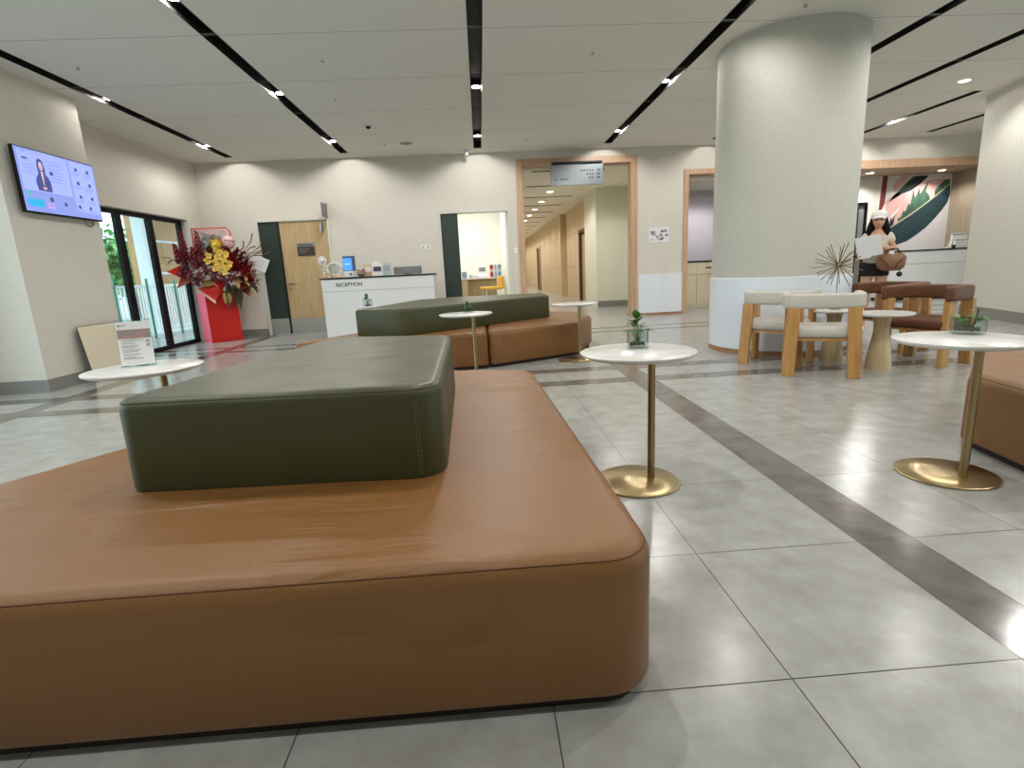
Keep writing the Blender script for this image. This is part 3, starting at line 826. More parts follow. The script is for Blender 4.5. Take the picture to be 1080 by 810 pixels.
for k in range(34):
    a = random.uniform(0, 2*PI); b.ball((.09*math.cos(a)*random.uniform(.5, 1), .03*math.sin(a), .02+random.uniform(0, .12)), .018, 1, jit=.15)
obj('beads', b, mat('rose_beige_beads', (170, 130, 116), .6), t)
b = MB(); b.b2(-.045, .045, -.05, -.02, .0, .05, b=.008); obj('dark_base', b, M['print_dark'], t)
def framed(x, y, w, h, label, cframe, cpic, lift=0, rz=0):
    t = thing('picture_stand', label, 'picture frame', (x, y, RT), rz)
    b = MB(); b.box((0, 0, h/2+lift), (w, .012, h), rx=-.12, b=.003); obj('frame', b, cframe, t)
    b = MB(); b.box((0, -.0075, h*.58+lift), (w*.72, .003, h*.4), rx=-.12); obj('picture', b, cpic, t)
    b = MB(); b.box((0, .05, h*.3+lift), (w*.3, .006, h*.65), rx=.35); obj('support', b, cframe, t)
framed(-2.13, 10.50, .17, .22, 'beige card standing behind the beaded desk ornament', mat('beige_card', (206, 184, 148), .7), M['paper'])
framed(-1.98, 10.48, .12, .27, 'tall white frame with dark picture on reception desk', M['plastic_white'], M['print_dark'])
framed(-1.93, 10.34, .20, .22, 'front white card with dark band on reception desk', M['paper'], M['print_dark'])
framed(-1.76, 10.40, .15, .24, 'pale blue-green card rightmost of the desk cards', mat('pale_teal_card', (176, 196, 196), .7), M['paper_grey'])
t = thing('monitor_back', 'low grey monitor back behind the reception counter', 'monitor', (-1.40, 10.62, RT))
t.name = 'desk_monitor'
b = MB(); b.b2(-.27, .27, -.02, .02, .01, .155, b=.015); obj('casing', b, M['plastic_grey'], t)
b = MB(); b.lathe([(0, 0), (.016, 0), (.016, .004), (0, .004)], 16); o = obj('badge', b, M['steel'], t, loc=(.0, -.018, .09)); o.rotation_euler = (PI/2, 0, 0)
b = MB(); b.b2(-.08, .08, -.06, .06, 0, .012); obj('foot', b, M['plastic_grey'], t)

# ------------------------------------------------------------------ television
def television():
    t = thing('wall_television', 'wall television with bluish slide on the left square pillar', 'television', (-4.858, 6.775, 2.275), PI/2)
    W, H = 1.18, .68
    b = MB(); b.b2(-.2, .2, -.05, 0, -.15, .15); obj('wall_mount', b, M['black'], t)
    b = MB(); b.b2(-W/2, W/2, -.085, -.045, -H/2, H/2, b=.006); obj('bezel', b, M['frame_black'], t)
    scm = mat('tv_screen', (120, 135, 200), .25, emit=(138, 154, 228), estr=.75)
    b = MB(); b.b2(-W/2+.012, W/2-.012, -.088, -.085, -H/2+.018, H/2-.012); sc = obj('screen', b, scm, t)
    def em(n, c, e=.8): return mat(n, c, .4, emit=c, estr=e)
    white = em('tv_pale', (152, 167, 238), .78); mid = em('tv_mid', (120, 138, 205), .7); dk = em('tv_navy', (60, 72, 140), .5)
    tl = em('tv_teal', (30, 160, 215), .8); gr = em('tv_green', (50, 190, 160), .7); skin = em('tv_face', (196, 170, 196), .7)
    y0, y1 = -.0895, -.088
    b = MB(); b.b2(-.55, .14, y0, y1, -.10, .31); b.b2(.17, .56, y0, y1, -.26, .31)
    obj('slide_panels', b, white, sc)
    y0, y1 = -.091, -.0895
    b = MB()
    for r in range(4):
        for c in range(2):
            if r == 3: continue
            x = .27+c*.19; z = .22-r*.155
            b.lathe([(0, 0), (.022, 0), (.022, .001), (0, .001)], 14, (x, 0, 0))
    b.bm.free(); b = MB()
    def dot(b, x, z, r): b.poly([(x+r*math.cos(2*PI*k/14), z+r*math.sin(2*PI*k/14)) for k in range(14)], -.0015, 'y', y1)
    for r in range(3):
        for c in range(2): dot(b, .27+c*.19, .23-r*.155, .022)
    for x in (.02, .24, .42): dot(b, x-.02, -.20, .022)
    dot(b, -.13, .12, .024); dot(b, -.20, -.17, .026)
    obj('slide_icons', b, dk, sc)
    b = MB()
    for r in range(3):
        for c in range(2):
            for k in range(3): b.b2(.20+c*.19, .33+c*.19-.02*k, y0, y1, .19-r*.155-k*.016, .195-r*.155-k*.016)
    for k in range(7): b.b2(-.16, .06-.02*(k % 3), y0, y1, .24-k*.035, .247-k*.035)
    for k in range(4): b.b2(-.50, -.36+.01*(k % 2), y0, y1, .16-k*.03, .166-k*.03)
    for x in (-.05, .16, .36):
        for k in range(2): b.b2(x, x+.13, y0, y1, -.235-k*.016, -.229-k*.016)
    b.b2(-.30, -.12, y0, y1, -.14, -.132); b.b2(-.5, .2, y0, y1, -.305, -.299); b.b2(.38, .54, y0, y1, -.305, -.3)
    b.b2(-.42, -.3, y0, y1, -.14, -.125); b.b2(-.50, -.44, y0, y1, .29, .30)
    obj('slide_text_lines', b, mid, sc)
    b = MB(); b.b2(-.50, -.43, y0, y1, .215, .235); obj('slide_title', b, dk, sc)
    b = MB(); b.poly(outline([(-.54, -.27), (-.32, -.27), (-.32, -.19), (-.54, -.19)], .02), -.0015, 'y', y1); obj('slide_button', b, tl, sc)
    b = MB(); b.poly([(-.50+.033*math.cos(a), -.135+.033*math.sin(a)) for a in [PI*.25+k*PI*1.5/12 for k in range(13)]] + [(-.495+.016*math.cos(a), -.135+.016*math.sin(a)) for a in [PI*1.75-k*PI*1.5/12 for k in range(13)]], -.0015, 'y', y1)
    obj('slide_logo', b, gr, sc)
    b = MB(); b.b2(-.29, -.17, y0, y1, -.27, -.24); b.b2(-.29, -.17, y0, y1, -.23, -.21); obj('slide_caption', b, em('tv_pink', (170, 150, 220), .7), sc)
    # presenter figure as printed on the slide
    b = MB(); b.poly([(-.355, -.09), (-.165, -.09), (-.165, .02), (-.19, .07), (-.22, .09), (-.215, .16), (-.235, .235), (-.27, .255), (-.305, .235), (-.32, .17), (-.315, .09), (-.35, .05), (-.37, .0)], -.0015, 'y', y1)
    obj('slide_figure', b, dk, sc)
    y1 = y0; y0 = y1-.0012
    b = MB(); b.poly([(-.285, .13), (-.25, .13), (-.24, .17), (-.25, .21), (-.27, .22), (-.288, .21), (-.297, .17)], -.0012, 'y', y1); b.poly([(-.285, .12), (-.25, .12), (-.262, -.03), (-.272, -.03)], -.0012, 'y', y1); b.b2(-.29, -.24, y0, y1, -.07, -.045)
    obj('slide_figure_face', b, skin, sc)
    b = MB(); b.tube([(.33, -.03, -H/2+.01), (.36, -.03, -H/2-.05), (.43, -.02, -H/2-.075), (.50, -.012, -H/2-.05), (.52, -.01, -H/2+.02)], .004, 6); obj('cable', b, M['black'], t)
television()

# leaning panel and its dark backing sheet
t = thing('leaning_board', 'blank cream board leaning against the left square pillar', 'board', (-4.70, 6.93, 0), PI/2)
b = MB(); b.box((0, .052, .335), (.72, .018, .665), rx=-.13, b=.003); obj('board', b, M['cream'], t)
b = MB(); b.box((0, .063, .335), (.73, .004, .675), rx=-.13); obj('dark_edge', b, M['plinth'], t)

# ------------------------------------------------------------------ red flower stand
def flower_stand():
    t = thing('flower_stand', 'tall red congratulation flower stand beside the glass doors', 'flower stand', (-4.95, 10.54, 0), .56)
    b = MB(); b.b2(-.28, .28, -.0, .42, 0, .95, b=.004); bx = obj('red_box', b, M['red'], t, rz=.19)
    b = MB(); b.b2(-.286, -.28, .0, .42, 0, .95); obj('pink_side', b, M['pink_paper'], bx)
    random.seed(11)
    dx = -.02
    def flap(name, pts, m):
        b = MB(); 
        vs = [b.bm.verts.new(p) for p in pts]; b.bm.faces.new(vs[:3]); 
        if len(vs) > 3: b.bm.faces.new((vs[0], vs[2], vs[3]))
        o = obj(name, b, m, t)
        s = o.modifiers.new('solid', 'SOLIDIFY'); s.thickness = .004
        return o
    flap('red_wrap', [(-.40, -.02, 1.08), (-.16, -.14, .86), (.0, -.06, 1.04), (-.18, .0, 1.22)], M['red_wrap'])
    flap('red_wrap', [(.26, -.02, 1.08), (.42, -.14, .92), (.52, -.04, 1.10), (.36, .0, 1.2)], M['red_wrap'])
    flap('red_wrap', [(-.84, .02, 1.42), (-.60, -.08, 1.30), (-.46, .0, 1.42), (-.62, .05, 1.52)], M['red_wrap'])
    flap('red_wrap', [(-.72, .04, 1.12), (-.50, -.08, 1.22), (-.44, .0, 1.36), (-.62, .05, 1.34)], mat('rust_wrap', (150, 60, 40), .5))
    flap('red_wrap', [(-.14, -.10, 1.24), (-.02, -.12, 1.02), (.08, -.04, 1.18), (-.06, 0, 1.30)], M['red_wrap'])
    flap('pale_wrap', [(-.40, -.02, 1.06), (-.16, -.15, .80), (-.15, -.145, .86), (-.38, -.02, 1.09)], mat('pale_pink_lining', (236, 190, 176), .6))
    flap('gold_wrap', [(-.34, -.05, 1.24), (-.30, -.12, 1.12), (-.14, -.12, 1.14), (-.10, -.02, 1.26)], M['gold_leaf'])
    flap('gold_wrap', [(.18, -.05, 1.30), (.26, -.13, 1.16), (.46, -.10, 1.18), (.42, -.02, 1.28)], M['gold_leaf'])
    # spikes
    for x, zb, zt, lean in ((-.50, 1.62, 2.12, -.02), (-.27, 1.60, 2.12, .0), (-.60, 1.58, 1.90, -.05), (-.38, 1.5, 1.84, 0), (-.12, 1.58, 1.86, .02)):
        b = MB(); n = 34
        for k in range(n):
            f = k/(n-1); z = zb+(zt-zb)*f; a = k*2.4; r = .055*(1-.6*f)
            b.ball((x+lean*f+r*math.cos(a), r*math.sin(a), z), .034*(1-.5*f), 1, (1, 1, 1.2), .2)
        obj('burgundy_spike', b, M['burgundy'], t)
    # mauve heads
    for x, y, z, r in ((-.56, -.08, 1.52, .10), (-.40, -.14, 1.50, .11), (-.50, -.14, 1.34, .11), (-.34, -.16, 1.30, .10), (-.22, -.12, 1.42, .10), (-.12, -.18, 1.30, .09), (.02, -.18, 1.28, .09), (.16, -.14, 1.26, .09), (-.30, -.10, 1.58, .09), (.06, -.16, 1.18, .09), (-.08, -.14, 1.40, .09), (-.40, -.08, 1.22, .09), (-.62, -.04, 1.38, .08)):
        b = MB()
        for k in range(40):
            d = Vector((random.gauss(0, 1), random.gauss(0, 1), random.gauss(0, 1))).normalized()
            b.leaf(Vector((x, y, z))+d*r*.5, d, r*.65, r*.42, bend=-.2)
        b.ball((x, y, z), r*.6, 1)
        obj('mauve_flower', b, M['mauve'], t)
    # yellow orchids
    for x, z in ((-.02, 1.66), (.07, 1.60), (.02, 1.50), (.10, 1.46), (-.07, 1.56), (-.08, 1.44), (.12, 1.70), (.03, 1.74), (-.16, 1.68), (.05, 1.38), (-.20, 1.58), (.16, 1.52)):
        b = MB()
        for k in range(5):
            a = k*2*PI/5+random.uniform(0, 1); d = (math.cos(a), -.35, math.sin(a))
            b.leaf((x, -.24, z), d, .075, .06, up=(0, 1, 0), bend=.1)
        b.ball((x, -.25, z), .018, 1)
        obj('yellow_orchid', b, M['yellow'], t)
    b = MB()
    for k in range(60):
        d = Vector((random.gauss(0, 1), random.gauss(0, 1), random.gauss(0, 1))).normalized()
        b.leaf(Vector((.0, -.12, 1.86))+d*.05, d, .10, .06, bend=-.1)
    b.ball((.0, -.12, 1.86), .08, 2)
    obj('yellow_bloom', b, M['yellow2'], t)
    b = MB(); b.ball((.22, -.10, 1.92), .115, 3, (1, 1, 1.08)); bl = obj('pink_balloon', b, M['balloon'], t)
    b = MB()
    for k in range(5): b.box((.155+k*.034, -.213+.004*abs(k-2), 1.95-.005*k), (.02, .004, .022))
    obj('balloon_lettering', b, M['mural_red'], bl)
    # cellophane bundle and red outline frame behind
    b = MB()
    for k in range(70):
        d = Vector((random.uniform(-1, 1), random.uniform(-.6, 0), random.uniform(-.6, 1)))
        b.leaf((random.uniform(-.16, .12), random.uniform(-.04, .05), random.uniform(1.90, 2.04)), d, random.uniform(.08, .14), .10, fold=random.uniform(-.4, .4), bend=random.uniform(-.4, .4))
    obj('cellophane', b, M['cello'], t)
    b = MB(); b.tube([(-.34, .06, 1.7), (-.34, .06, 2.17), (.24, .06, 2.20), (.30, .06, 2.12), (.26, .06, 1.9)], .012, 8); obj('red_board_edge', b, M['red_wrap'], t)
    b = MB(); b.b2(-.33, .25, .07, .08, 1.5, 2.15); obj('red_board', b, mat('pale_board', (206, 176, 170), .5), t)
    # red foliage on the right
    for j, (cx, cz, rr) in enumerate(((.30, 1.62, .22), (.40, 1.40, .24), (.22, 1.45, .18), (.46, 1.22, .20))):
        b = MB()
        for k in range(90):
            a = random.uniform(-.6, PI+.6); d = Vector((math.cos(a)+.25, random.uniform(-.8, .1), math.sin(a)))
            b.leaf((cx+random.uniform(-.1, .1), -.08+random.uniform(-.06, .05), cz+random.uniform(-.1, .1)), d, rr*random.uniform(.6, 1.1), .05)
        obj('red_foliage', b, mat('crimson_leaf_%d' % j, (132+10*j, 18, 24), .5), t)
    b = MB()
    for k in range(26):
        a = random.uniform(-.8, .5); d = Vector((math.cos(a), random.uniform(-.6, .1), math.sin(a)))
        b.leaf((random.uniform(-.05, .5), -.12, random.uniform(1.1, 1.3)), (d.x*.6, d.y, -abs(d.z)-.5), random.uniform(.2, .36), .06)
    for k in range(14):
        b.leaf((random.uniform(.05, .3), -.14, 1.15), (random.uniform(-.3, .3), -.2, -1), random.uniform(.3, .5), .07)
    obj('hanging_leaves', b, M['olive_leaf'], t)
    b = MB()
    for k in range(12):
        b.leaf((random.uniform(.1, .55), -.16, random.uniform(1.0, 1.35)), (random.uniform(-.6, 1), -.4, random.uniform(-1, .3)), random.uniform(.12, .2), .07)
    for k in range(5):
        b.leaf((random.uniform(-.1, .2), -.18, 1.0), (random.uniform(-.2, .2), -.2, -1), .2, .06)
    obj('gold_leaves', b, M['gold_leaf'], t)
    b = MB()
    for k in range(7):
        x = .32+random.uniform(0, .1); a = random.uniform(.1, 1.25)
        L = random.uniform(.35, .6); p = [(x, 0, 1.6)]
        for q in range(1, 5): p.append((x+L*q/4*math.cos(a)+random.uniform(-.02, .02), -.02*q, 1.6+L*q/4*math.sin(a)+random.uniform(-.02, .02)))
        b.tube(p, [.008, .007, .006, .010, .012], 6)
    obj('twigs', b, M['twig'], t)
    b = MB()
    for k in range(24):
        b.leaf((random.uniform(-.75, -.3), -.05, random.uniform(1.55, 1.66)), (random.uniform(-1, 1), -.4, random.uniform(-.2, .3)), .22, .05)
    obj('brown_leaves', b, mat('rust_brown_leaf', (120, 66, 52), .6), t)
    b = MB(); b.box((0, 0, 0), (.30, .006, .26)); c = obj('greeting_card', b, M['paper'], t, loc=(.72, -.04, 1.52)); c.rotation_euler = (0, .45, 0)
    b = MB()
    for k in range(5): b.box((0, -.004, .06-k*.03), (.16-.02*(k % 2), .002, .006))
    obj('card_writing', b, M['paper_grey'], c)
    b = MB(); b.tube([(.45, 0, 1.1), (.58, -.02, 1.3), (.66, -.03, 1.45)], .006); obj('card_stick', b, M['twig'], t)
    for o in t.children:
        if not o.name.startswith('red_box'): o.location.z -= .07; o.location.x += .03
flower_stand()

# ------------------------------------------------------------------ lounge sofas
def seat_block(t, poly, rad, z1, name='seat_block'):
    ins = [tuple(p) for p in poly]
    b = MB(); cushion(b, ins, rad, .035, z1, r=.055, rb=.02); o = obj(name, b, M['brown'], t)
    b = MB(); ring_tube(b, poly, rad, .0129, z1-.0196, .0022); obj('seam', b, M['brown_seam'], o)
    b = MB(); b.poly(outline(poly, rad, .035), .045, 'z', 0.0); obj('plinth', b, M['plinth'], o)
    return o
def sofa_front():
    t = thing('lounge_sofa', 'large tan leather island sofa in the foreground with olive back block', 'sofa')
    P = [(-2.26, 1.10), (.392, 1.10), (.315, 3.52), (-.66, 3.80)]
    seat_block(t, P, [.10, .13, .16, .14], .425)
    G = [(-1.215, 1.70), (-.15, 1.655), (-.185, 3.10), (-.93, 3.30)]
    R = [.07, .10, .14, .14]
    b = MB(); cushion(b, G, R, .422, .735, r=.035, rb=.008); g = obj('back_block', b, M['green'], t)
    b = MB(); ring_tube(b, G, R, .0082, .735-.0125, .0022); obj('welt', b, M['green_welt'], g)
    # twin stitched seam on the near right corner
    o = outline(G, R, 0, 8)
    p1 = o[10]; p2 = (o[10][0]*.55+o[11][0]*.45, o[10][1]*.55+o[11][1]*.45)
    for (x, y), off in ((p1, 0), (p2, 0)):
        b = MB(); n = 17
        for k in range(n):
            z = .44+(.255)*k/n; b.tube([(x+.0005, y-.0006, z), (x+.0005, y-.0006, z+.009)], .0011, 5)
        obj('stitching', b, M['green_seam'], g)
sofa_front()
def sofa_far():
    t = thing('lounge_sofa', 'farther tan island sofa with long olive back block near reception', 'sofa')
    seat_block(t, [(-2.13, 5.80), (.036, 5.942), (.036, 8.55), (-1.02, 8.55), (-1.30, 7.1)], [.08, .06, .05, .12, .3], .42)
    seat_block(t, [(.044, 5.945), (1.18, 6.54), (1.50, 7.32), (1.45, 8.15), (1.05, 8.50), (.044, 8.55)], [.06, .10, .12, .25, .15, .05], .42)
    G = [(-1.48, 6.22), (-.84, 5.93+.05), (.93, 7.40), (.96, 8.25), (-.50, 8.35), (-.96, 8.05)]
    R = [.07, .25, .08, .08, .2, .15]
    b = MB(); cushion(b, G, R, .418, .722, r=.035, rb=.008); g = obj('back_block', b, M['green'], t)
    b = MB(); ring_tube(b, G, R, .0082, .722-.0125, .0022); obj('welt', b, M['green_welt'], g)
sofa_far()
def sofa_right():
    t = thing('lounge_sofa', 'tan leather island sofa cut by the right edge of the photo', 'sofa')
    P = [(2.63, 2.70), (2.52, 2.10), (3.6, 1.5), (4.9, 2.2), (4.6, 3.55), (3.35, 3.40)]
    seat_block(t, P, [.07, .07, .12, .14, .14, .12], .42)
    G = [(3.45, 2.2), (4.3, 2.3), (4.2, 3.1), (3.75, 3.05)]
    b = MB(); cushion(b, G, .1, .418, .73, r=.035, rb=.008); g = obj('back_block', b, M['green'], t)
sofa_right()

# ------------------------------------------------------------------ brass side tables
TH = .672
def make_table(label):
    t = thing('side_table', label, 'side table', (0, 0, 0), 0, 'round marble side tables on brass poles')
    b = MB(); b.lathe([(.255, TH-.022), (.272, TH-.013), (.275, TH-.008), (.275, TH-.002), (.272, TH), (0, TH)], 72); obj('tabletop', b, M['marble'], t)
    b = MB(); b.lathe([(.018, .008), (.018, TH-.021)], 28, (.075, 0, 0)); obj('pole', b, M['brass'], t)
    b = MB(); b.lathe([(.205, 0), (.208, .003), (.208, .008), (.203, .011), (.02, .011), (0, .011)], 72); obj('base_plate', b, M['brass_disc'], t)
    b = MB(); b.lathe([(.05, TH-.030), (.05, TH-.021)], 24, (.075, 0, 0)); obj('mounting_plate', b, M['black'], t)
    return t
T1 = make_table('marble side table on brass pole at right side of foreground sofa'); T1.location = (.735, 2.50, 0); T1.rotation_euler = (0, 0, .15)
T2 = dup(T1, (2.225, 2.335, 0), -1.3, 'marble side table with brass pole beside the sofa at right edge')
T3 = dup(T1, (-.175, 5.50, 0), .2, 'marble side table in front of the far sofa, glass jar on it')
T4 = dup(T1, (1.075, 6.20, 0), .6, 'empty marble side table at the right end of the far sofa')
T5 = dup(T1, (-1.80, 2.87, 0), .4, 'marble side table left of the foreground sofa holding a flyer')
T6 = dup(T1, (-1.55, 7.86, 0), 2.0, 'mostly hidden marble side table between far sofa and reception desk')

def make_vase(kind, label):
    t = thing('plant_vase', label, 'vase', (0, 0, 0), 0)
    sq = kind == 'square'
    b = MB(); h = .078 if not sq else .088
    if sq:
        po = [(-.05, -.05), (.05, -.05), (.05, .05), (-.05, .05)]
        outr = outline(po, .012); inr = outline(po, .012, .004)
        rings = [[b.bm.verts.new((x, y, z)) for x, y in o] for o, z in ((outr, 0), (outr, h), (inr, h), (inr, .010))]
        for a, c in zip(rings, rings[1:]):
            for k in range(len(a)): b.bm.faces.new((a[k], a[(k+1) % len(a)], c[(k+1) % len(a)], c[k]))
        b.bm.faces.new(list(reversed(rings[0]))); b.bm.faces.new(rings[-1])
        R = .043
    else:
        b.lathe([(.060, 0), (.072, .006), (.074, .035), (.072, h), (.069, h), (.070, .035), (.066, .010), (0, .008)], 40)
        R = .064
    obj('glass_bowl', b, M['vase_glass'], t)
    random.seed(21 if sq else 22)
    b = MB()
    for k in range(90):
        a = random.uniform(0, 2*PI); r = R*math.sqrt(random.random())*.85
        b.ball((r*math.cos(a), r*math.sin(a), .015+random.uniform(0, .014)), random.uniform(.004, .0075), 1, (1, 1, .7), .15)
    obj('pebbles', b, M['pebble'], t)
    st = MB(); lv = MB()
    if sq:
        ends = [((-.018, .0, .105), (-.4, -.3, .4)), ((.015, -.01, .10), (.5, -.5, .2)), ((.03, .005, .085), (1, 0, .1)), ((-.03, -.01, .085), (-1, -.4, .1)), ((0, -.02, .09), (.1, -1, .1)), ((-.005, .01, .14), (-.1, -.2, 1)), ((.0, .01, .125), (.4, .1, .6)), ((-.012, .0, .12), (-.6, -.2, .5)), ((.012, .02, .10), (.5, .6, .3)), ((-.02, .02, .1), (-.4, .6, .3))]
    else:
        ends = [((.030, .0, .115), (-1, -.2, .1)), ((.034, .0, .118), (.9, .1, .0)), ((.0, -.01, .075), (.8, -.6, .1)), ((.035, .0, .08), (.9, -.3, -.1)), ((.03, -.01, .08), (.1, -.9, -.1)), ((-.025, .0, .078), (-1, -.1, .0)), ((-.03, .01, .072), (-.5, .5, .2)), ((-.01, -.01, .070), (-.4, -.8, .1)), ((.01, .02, .08), (.2, 1, .2))]
    for e, d in ends:
        p0 = (e[0]*.3, e[1]*.3, .02)
        st.tube([p0, ((p0[0]+e[0])/2+.004, (p0[1]+e[1])/2, e[2]*.6), e], .0016, 5)
        L = random.uniform(.045, .058) if sq else random.uniform(.045, .06)
        if not sq and e[2] > .1: L = .03
        lv.leaf(e, d, L, L*.8, bend=.25)
        lv.leaf(e, (d[0]*.5+.3, d[1]-.5, d[2]+.3), L*.8, L*.6, bend=.25)
    obj('plant_stems', st, M['stem'], t); obj('plant_leaves', lv, M['leaf'], t)
    return t
V1 = make_vase('square', 'square glass vase with leafy green sprig on the near marble table'); V1.location = (.765, 2.60, TH); V1.rotation_euler = (0, 0, -.2)
V2 = make_vase('round', 'low round glass bowl with twin-leaf sprout on the right table'); V2.location = (2.36, 2.46, TH); V2.rotation_euler = (0, 0, -.7)
V3 = dup(V1, (-.150, 5.55, TH), .3, 'small glass jar on the table before the far sofa')
for c in list(V3.children):
    if c.name.startswith('plant'): c.scale = (.7, .7, .62)
V4 = dup(V1, (-1.62, 7.70, TH), .8, 'small vase with dark sprig in front of the reception desk')

# flyer stand
def flyer():
    t = thing('flyer_stand', 'upright printed flyer in clear stand on the left marble table', 'flyer', (-1.86, 2.93, TH), .30)
    W, H = .155, .232
    b = MB(); b.box((0, .006, H/2+.01), (W+.008, .003, H+.02), rx=-.10); b.box((0, .02, .003), (W+.008, .07, .003)); obj('clear_holder', b, M['pane'], t)
    b = MB(); b.box((0, 0, H/2+.008), (W, .0015, H), rx=-.10); s = obj('printed_sheet', b, M['paper'], t)
    def pl(name, x0, x1, z0, z1, m, par=s):
        b = MB(); zc = (z0+z1)/2
        b.box(((x0+x1)/2, -.0012+(zc-H/2)*.1003, zc+.008), (x1-x0, .0006, z1-z0), rx=-.10); return obj(name, b, m, par)
    pl('photo', -.075, .078, .142, .19, mat('flyer_photo_dim', (150, 140, 138), .6))
    b = MB()
    for x, z, w_, h_, m in ((-.03, .150, .07, .014, 0), (.02, .165, .035, .02, 0), (.045, .178, .05, .01, 0), (.03, .150, .03, .012, 0)):
        b.box((x, -.0024+(z-H/2)*.1003, z+.008), (w_, .0006, h_), rx=-.10, ry=random.uniform(-.3, .3))
    obj('photo_hands', b, mat('flyer_photo_rose', (176, 138, 132), .6), s)
    pl('logo', -.068, -.060, .207, .216, M['mural_red']); pl('logo_text', -.056, -.03, .209, .214, M['paper_grey'])
    b = MB()
    for k, (z, L) in enumerate(((.132, .10), (.118, .06), (.104, .075), (.096, .06), (.082, .085), (.074, .07), (.058, .08), (.044, .055), (.036, .09))):
        b.box((-.062+L/2, -.0022+(z-H/2)*.1003, z+.008), (L, .0006, .0035), rx=-.10)
    obj('text_lines', b, M['paper_grey'], s)
    b = MB()
    for z in (.125, .105): b.box((.058, -.0022+(z-H/2)*.1003, z+.008), (.018, .0006, .014), rx=-.10)
    obj('side_icons', b, M['paper_grey'], s)
flyer()

# ------------------------------------------------------------------ armchairs and pedestal tables
def make_chair(fab, wood_m, label, group):
    t = thing('armchair', label, 'armchair', (0, 0, 0), 0, group)
    # faces +y locally; band U opens to +y
    W, D = .66, .44; r = .14
    path = [(-W/2+.035, D/2-.02)]
    path += [(-W/2+.035, y) for y in (.12, .05, -.02)]
    cx, cy = -W/2+.035+r, -D/2+.035+r
    for k in range(1, 8): a = PI+PI/2*k/8; path.append((cx+r*math.cos(a), cy+r*math.sin(a)))
    path.append((cx, cy-r)); path.append((0, cy-r-.005)); path.append((-cx, cy-r))
    for k in range(1, 8): a = -PI/2+PI/2*k/8; path.append((-cx+r*math.cos(a), cy+r*math.sin(a)))
    path += [(W/2-.035, y) for y in (-.02, .05, .12)]; path.append((W/2-.035, D/2-.02))
    b = MB(); sec = []
    hw, hh, rr = .036, .067, .024
    for (qx, qz, a0) in ((hw-rr, hh-rr, 0), (-hw+rr, hh-rr, PI/2), (-hw+rr, -hh+rr, PI), (hw-rr, -hh+rr, 3*PI/2)):
        for k in range(5): a = a0+PI/2*k/4; sec.append((qx+rr*math.cos(a), qz+rr*math.sin(a)))
    rings = []; n = len(path)
    def ring(p, nx, ny, s, zc): return [b.bm.verts.new((p[0]+nx*u*s, p[1]+ny*u*s, zc+v*(1-(1-s)*.5))) for u, v in sec]
    zc = .683
    P = [Vector(p) for p in path]
    for i in range(n):
        tg = (P[min(i+1, n-1)]-P[max(i-1, 0)]).normalized()
        if i == 0:
            for s, o in ((.35, -.02), (.72, -.014), (.93, -.006)): rings.append(ring(P[0]+tg*o, -tg.y, tg.x, s, zc))
        rings.append(ring(P[i], -tg.y, tg.x, 1, zc))
        if i == n-1:
            for s, o in ((.93, .006), (.72, .014), (.35, .02)): rings.append(ring(P[-1]+tg*o, -tg.y, tg.x, s, zc))
    for a, c in zip(rings, rings[1:]):
        for k in range(len(a)):
            f = b.bm.faces.new((a[k], c[k], c[(k+1) % len(a)], a[(k+1) % len(a)])); f.smooth = True
    b.bm.faces.new(rings[0]); b.bm.faces.new(list(reversed(rings[-1])))
    bmesh.ops.recalc_face_normals(b.bm, faces=b.bm.faces[:])
    obj('backrest_band', b, fab, t)
    b = MB(); cushion(b, [(-.285, -.19), (.285, -.19), (.29, .225), (-.29, .225)], [.12, .12, .08, .08], .345, .455, r=.045, rb=.04, crown=.012); obj('seat', b, fab, t)
    b = MB(); b.b2(-.23, .23, -.17, .20, .325, .348); obj('seat_frame', b, wood_m, t)
    for sx in (-1, 1):
        for sy in (-1, 1):
            b = MB()
            tx, ty = sx*(.275 if sy > 0 else .235), (.14 if sy > 0 else -.185)
            fx, fy = sx*(.28 if sy > 0 else .26), (.165 if sy > 0 else -.215)
            wx, wy = (.05, .105) if sy > 0 else (.105, .05)
            vs = []
            for (cx_, cy_, z) in ((fx, fy, 0), (tx, ty, .625)):
                vs.append([b.bm.verts.new((cx_+a*wx/2, cy_+c*wy/2, z)) for a, c in ((-1, -1), (1, -1), (1, 1), (-1, 1))])
            for k in range(4): b.bm.faces.new((vs[0][k], vs[0][(k+1) % 4], vs[1][(k+1) % 4], vs[1][k]))
            b.bm.faces.new(list(reversed(vs[0]))); b.bm.faces.new(vs[1])
            bmesh.ops.bevel(b.bm, geom=b.bm.edges[:], offset=.005, segments=2, affect='EDGES', profile=.5)
            obj('leg', b, wood_m, t)
    return t
def face(dx, dy): return math.atan2(dy, dx)-PI/2
A = make_chair(M['fab_white'], M['oak'], 'nearest pale grey armchair seen from behind, blocking its neighbour', 'pale grey armchairs by the round column')
A.location = (3.12, 4.745, 0); A.rotation_euler = (0, 0, face(.48, .88))
B = dup(A, (3.07, 5.38, 0), face(.74, .67), 'farther left pale grey armchair beside the round column cladding')
Cc = make_chair(M['fab_brown'], M['oak'], 'nearer chestnut leather armchair, right of the low oak tables', 'chestnut leather armchairs by the low tables')
Cc.location = (4.33, 4.97, 0); Cc.rotation_euler = (0, 0, face(-.95, -.30))
D_ = dup(Cc, (4.60, 5.78, 0), face(-.95, -.30), 'farther chestnut leather armchair partly hidden behind the nearer one')

